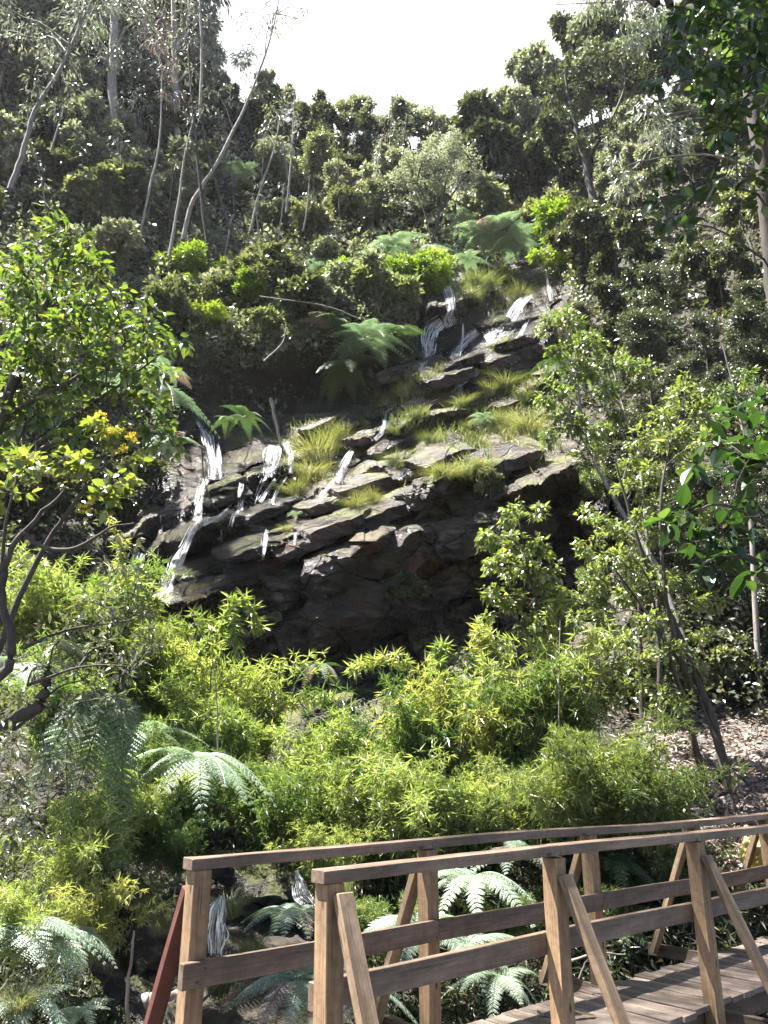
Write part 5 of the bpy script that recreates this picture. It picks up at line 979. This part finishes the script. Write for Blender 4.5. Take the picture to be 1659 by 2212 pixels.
fall('far left fan', [(305,1195,30),(298,1215,46),(290,1240,52),(284,1262,50)], 11)
fall('veil fall', [(592,962,44),(588,985,46),(582,1010,40),(580,1030,34)], 12)
fall('column fall', [(618,955,20),(628,985,18),(630,1010,18),(628,1022,20)], 13)
fall('short fall', [(523,1045,18),(520,1065,20),(522,1085,24),(518,1102,34)], 14)
fall('thin slanting fall', [(762,975,12),(752,990,20),(740,1015,24),(725,1040,26)], 15)
fall('thin middle fall', [(834,888,12),(830,915,10),(826,935,14),(810,950,14)], 16)
fall('thin veil on the slab', [(577,1145,16),(572,1170,16),(568,1210,12)], 17)
fall('small drip', [(480,1145,5),(478,1170,5)], 18); fall('ledge drip', [(1112,765,4),(1111,790,4)], 19); fall('second drip', [(640,1150,6),(636,1190,5)], 20)
fall('slab wash', [(596,1035,14),(575,1062,16),(562,1085,20)], 21)
fall('white water behind the far post', [(480,1935,24),(472,1965,50),(466,2000,66),(464,2060,70)], 22, Y=6.6)
fall('small cascade', [(640,1880,22),(655,1930,40),(690,1965,30)], 23, Y=9.2)
fall('pale cascade behind bamboo', [(320,1340,24),(335,1400,30),(345,1460,34)], 24, Y=15)
fall('pool glint', [(700,918,10),(735,915,20),(765,918,10)], 25)
for k, (lab, pts) in enumerate([('thin film beside the left fall', [(470,960,12),(474,1000,14),(478,1036,12)]), ('trickle joining the long chute', [(500,1090,6),(470,1118,8),(440,1135,10)]), ('trickle across the wet slabs', [(620,1030,8),(600,1060,8),(590,1085,8),(600,1105,8)]), ('trickle below the short fall', [(516,1102,14),(505,1118,12),(500,1140,8)]), ('trickle below the veil', [(575,1030,10),(560,1060,8),(550,1090,8)]),
  ('film below the slanting fall', [(722,1040,14),(700,1065,12),(690,1085,8)]), ('film below the upper fall', [(925,768,20),(915,785,16),(905,800,10)]), ('thread between the upper falls', [(1000,700,4),(998,740,5),(994,770,5)]), ('film on the stepped blocks', [(1140,690,12),(1120,730,14),(1100,750,12)]), ('thread under the pool step', [(985,845,10),(960,862,10),(930,870,8)]), ('thread over the grassy bench', [(850,880,6),(836,888,8)]), ('thin fan below the far left fall', [(282,1262,40),(276,1300,34)]), ('white run above the left fall', [(425,905,8),(438,932,12)])]): fall(lab, pts, 50 + k)
fall('top sheet', [(1130,562,10),(1165,560,14)], 26)
xs, ys = np.meshgrid(np.linspace(-9, 6, 50), np.linspace(3.0, 9, 30)); zs = -2.62 + .03 * fbm(xs * 2, ys * 2, 3, 3); nr, nc = xs.shape; i = np.arange(nr - 1)[:, None] * nc; j = np.arange(nc - 1)[None]
tag(obj('stream', mesh('stream', np.stack([xs, ys, zs], -1).reshape(-1, 3), [np.stack([i + j, i + j + 1, i + nc + j + 1, i + nc + j], -1).reshape(-1, 4)], smooth=True), M['stream']), kind='structure')
# ------------------------------------------------------------------ fallen sticks
def stick(label, pts, Y, r, seed, mat='root', name='fallen_branch', group='fallen branches', off_=.04):
    rng = R(seed); C = []
    for (u, v) in pts:
        C.append(hillpt(u, v, off_ / 3) if Y is None else Wp(u, v, Y))
    C = curve(C, 14, rng, r * .15); b = C[0].copy(); V, F, _ = tube(C, np.linspace(r, r * .45, 14), 6); tag(obj(name, mesh(name, V - b, F, smooth=True), M[mat], None, b), label, 'branch', group)
SK = [((1380,1560),(1480,1530),(1560,1530)),((1420,1600),(1500,1580),(1620,1570)),((1500,1500),(1580,1470),(1659,1455)),((1540,1530),(1600,1500),(1680,1490)),((1590,1600),(1640,1660),(1680,1720)),((1560,1640),(1600,1700),(1625,1760)),((1620,1580),(1640,1640),(1690,1690)),((1510,1640),(1560,1620),(1640,1625)),((1480,1700),(1530,1690),(1600,1715)),((1540,1740),(1580,1720),(1659,1745)),((1450,1560),(1500,1545),(1540,1500)),((1600,1740),(1650,1700),(1690,1640)),((1500,1760),(1560,1745),(1600,1760)),((1570,1480),(1640,1440),(1700,1430)),((1340,1590),(1400,1580),(1450,1585))]
SKL = ['highest pale branch lying left on the litter slope','long pale root across the litter slope below the highest branch','pale root near the right edge above the slope','second pale root near the right edge','thick pale branch slanting down at the right edge','pale branch slanting down beside the leaning trunk','pale branch ending at the right edge half way up the slope','level stick in the middle of the litter slope','stick left of the leaning trunks','stick just above the far handrail at right','short stick below the dark shade','pale branch crossing the others at the right edge','short stick touching the handrail','uppermost root at the right edge','leftmost stick on the litter slope']
for k, (pts, lab) in enumerate(zip(SK, SKL)): stick(lab, pts, None, .022 + .02 * (k * 7 % 5) / 5, 600 + k)
stick('mossy dead trunk leaning in the shade above the pair of falls', [(585,860),(600,930),(612,985)], 23, .07, 650, 'grey'); stick('thin hanging stem before the left fall', [(436,960),(440,1030),(455,1080),(475,1110)], 20, .022, 651, 'dark')
stick('pale worn branch tip resting at the head of the long chute', [(415,1170),(425,1140),(440,1128)], 19.6, .07, 652, 'root'); stick('pale twig arching over the olive shrubs', [(560,640),(700,660),(780,690)], 24.5, .02, 653, 'pale'); stick('crooked pale twig under the lime shrub', [(570,780),(610,740),(618,700)], 24.5, .03, 654, 'pale')
stick('bundle stick beside the deck pointing left', [(1235,2075),(1290,2060),(1350,2062)], 7.0, .012, 655, 'root'); stick('thin stick leaning on the deck edge', [(1250,2120),(1262,2085),(1275,2068)], 6.9, .010, 656, 'root'); stick('dark twig under the far rail end', [(430,2170),(470,2130),(500,2090)], 6.2, .012, 657, 'dark')
stick('short pale log lying in the stream bed at lower left', [(310,2165),(340,2155),(385,2150)], 5.6, .05, 658, 'root', 'fallen_log', None); stick('pale upright dead stem at the bottom left', [(278,2230),(274,2140),(285,2060),(290,2010)], 5.2, .014, 659, 'root')
stick('thin straight stem in front of the central thicket', [(713,1800),(712,1720),(716,1640)], 10, .012, 660, 'dark'); stick('tall straight bare stem in front of the tallest bamboo', [(1208,1680),(1207,1500),(1210,1340)], 9.6, .010, 661, 'root'); stick('thin upright stem left of the wide silver fern', [(470,1620),(468,1500),(458,1420)], 7.9, .008, 662, 'root')
stick('thin dark stem right of the leaning trunks', [(1600,1790),(1560,1650),(1510,1500)], 9.9, .025, 663, 'dark'); stick('slim upright dark trunk behind the leaning trunks', [(1390,1560),(1385,1440),(1380,1280)], 11.5, .05, 664, 'dark'); stick('second slim upright trunk behind the leaning trunks', [(1430,1570),(1425,1430),(1420,1300)], 11.7, .05, 665, 'dark')
for o in list(bpy.data.objects):
    if o.get('label') == 'x': print('unused prototype', o.name); [bpy.data.objects.remove(c) for c in list(o.children)]; bpy.data.objects.remove(o)
# ------------------------------------------------------------------ haze
hm, ht = new_mat('pale_valley_haze'); pv = N(ht, 'VolumePrincipled'); pv.inputs['Color'].default_value = (.90, .93, 1, 1); pv.inputs['Density'].default_value = .00015; pv.inputs['Anisotropy'].default_value = .35
ho = N(ht, 'OutputMaterial'); ht.links.new(pv.outputs[0], ho.inputs['Volume'])
hv = np.array([(x, y, z) for x in (-130, 130) for y in (-75, 150) for z in (-12, 80)], float)
tag(obj('haze', mesh('haze', hv, [np.array([(0, 1, 3, 2), (4, 6, 7, 5), (0, 4, 5, 1), (2, 3, 7, 6), (0, 2, 6, 4), (1, 5, 7, 3)])]), hm), 'thin pale haze filling the valley', 'haze', None, 'stuff')
cy.volume_bounces = 0
print('objects', len(bpy.data.objects))
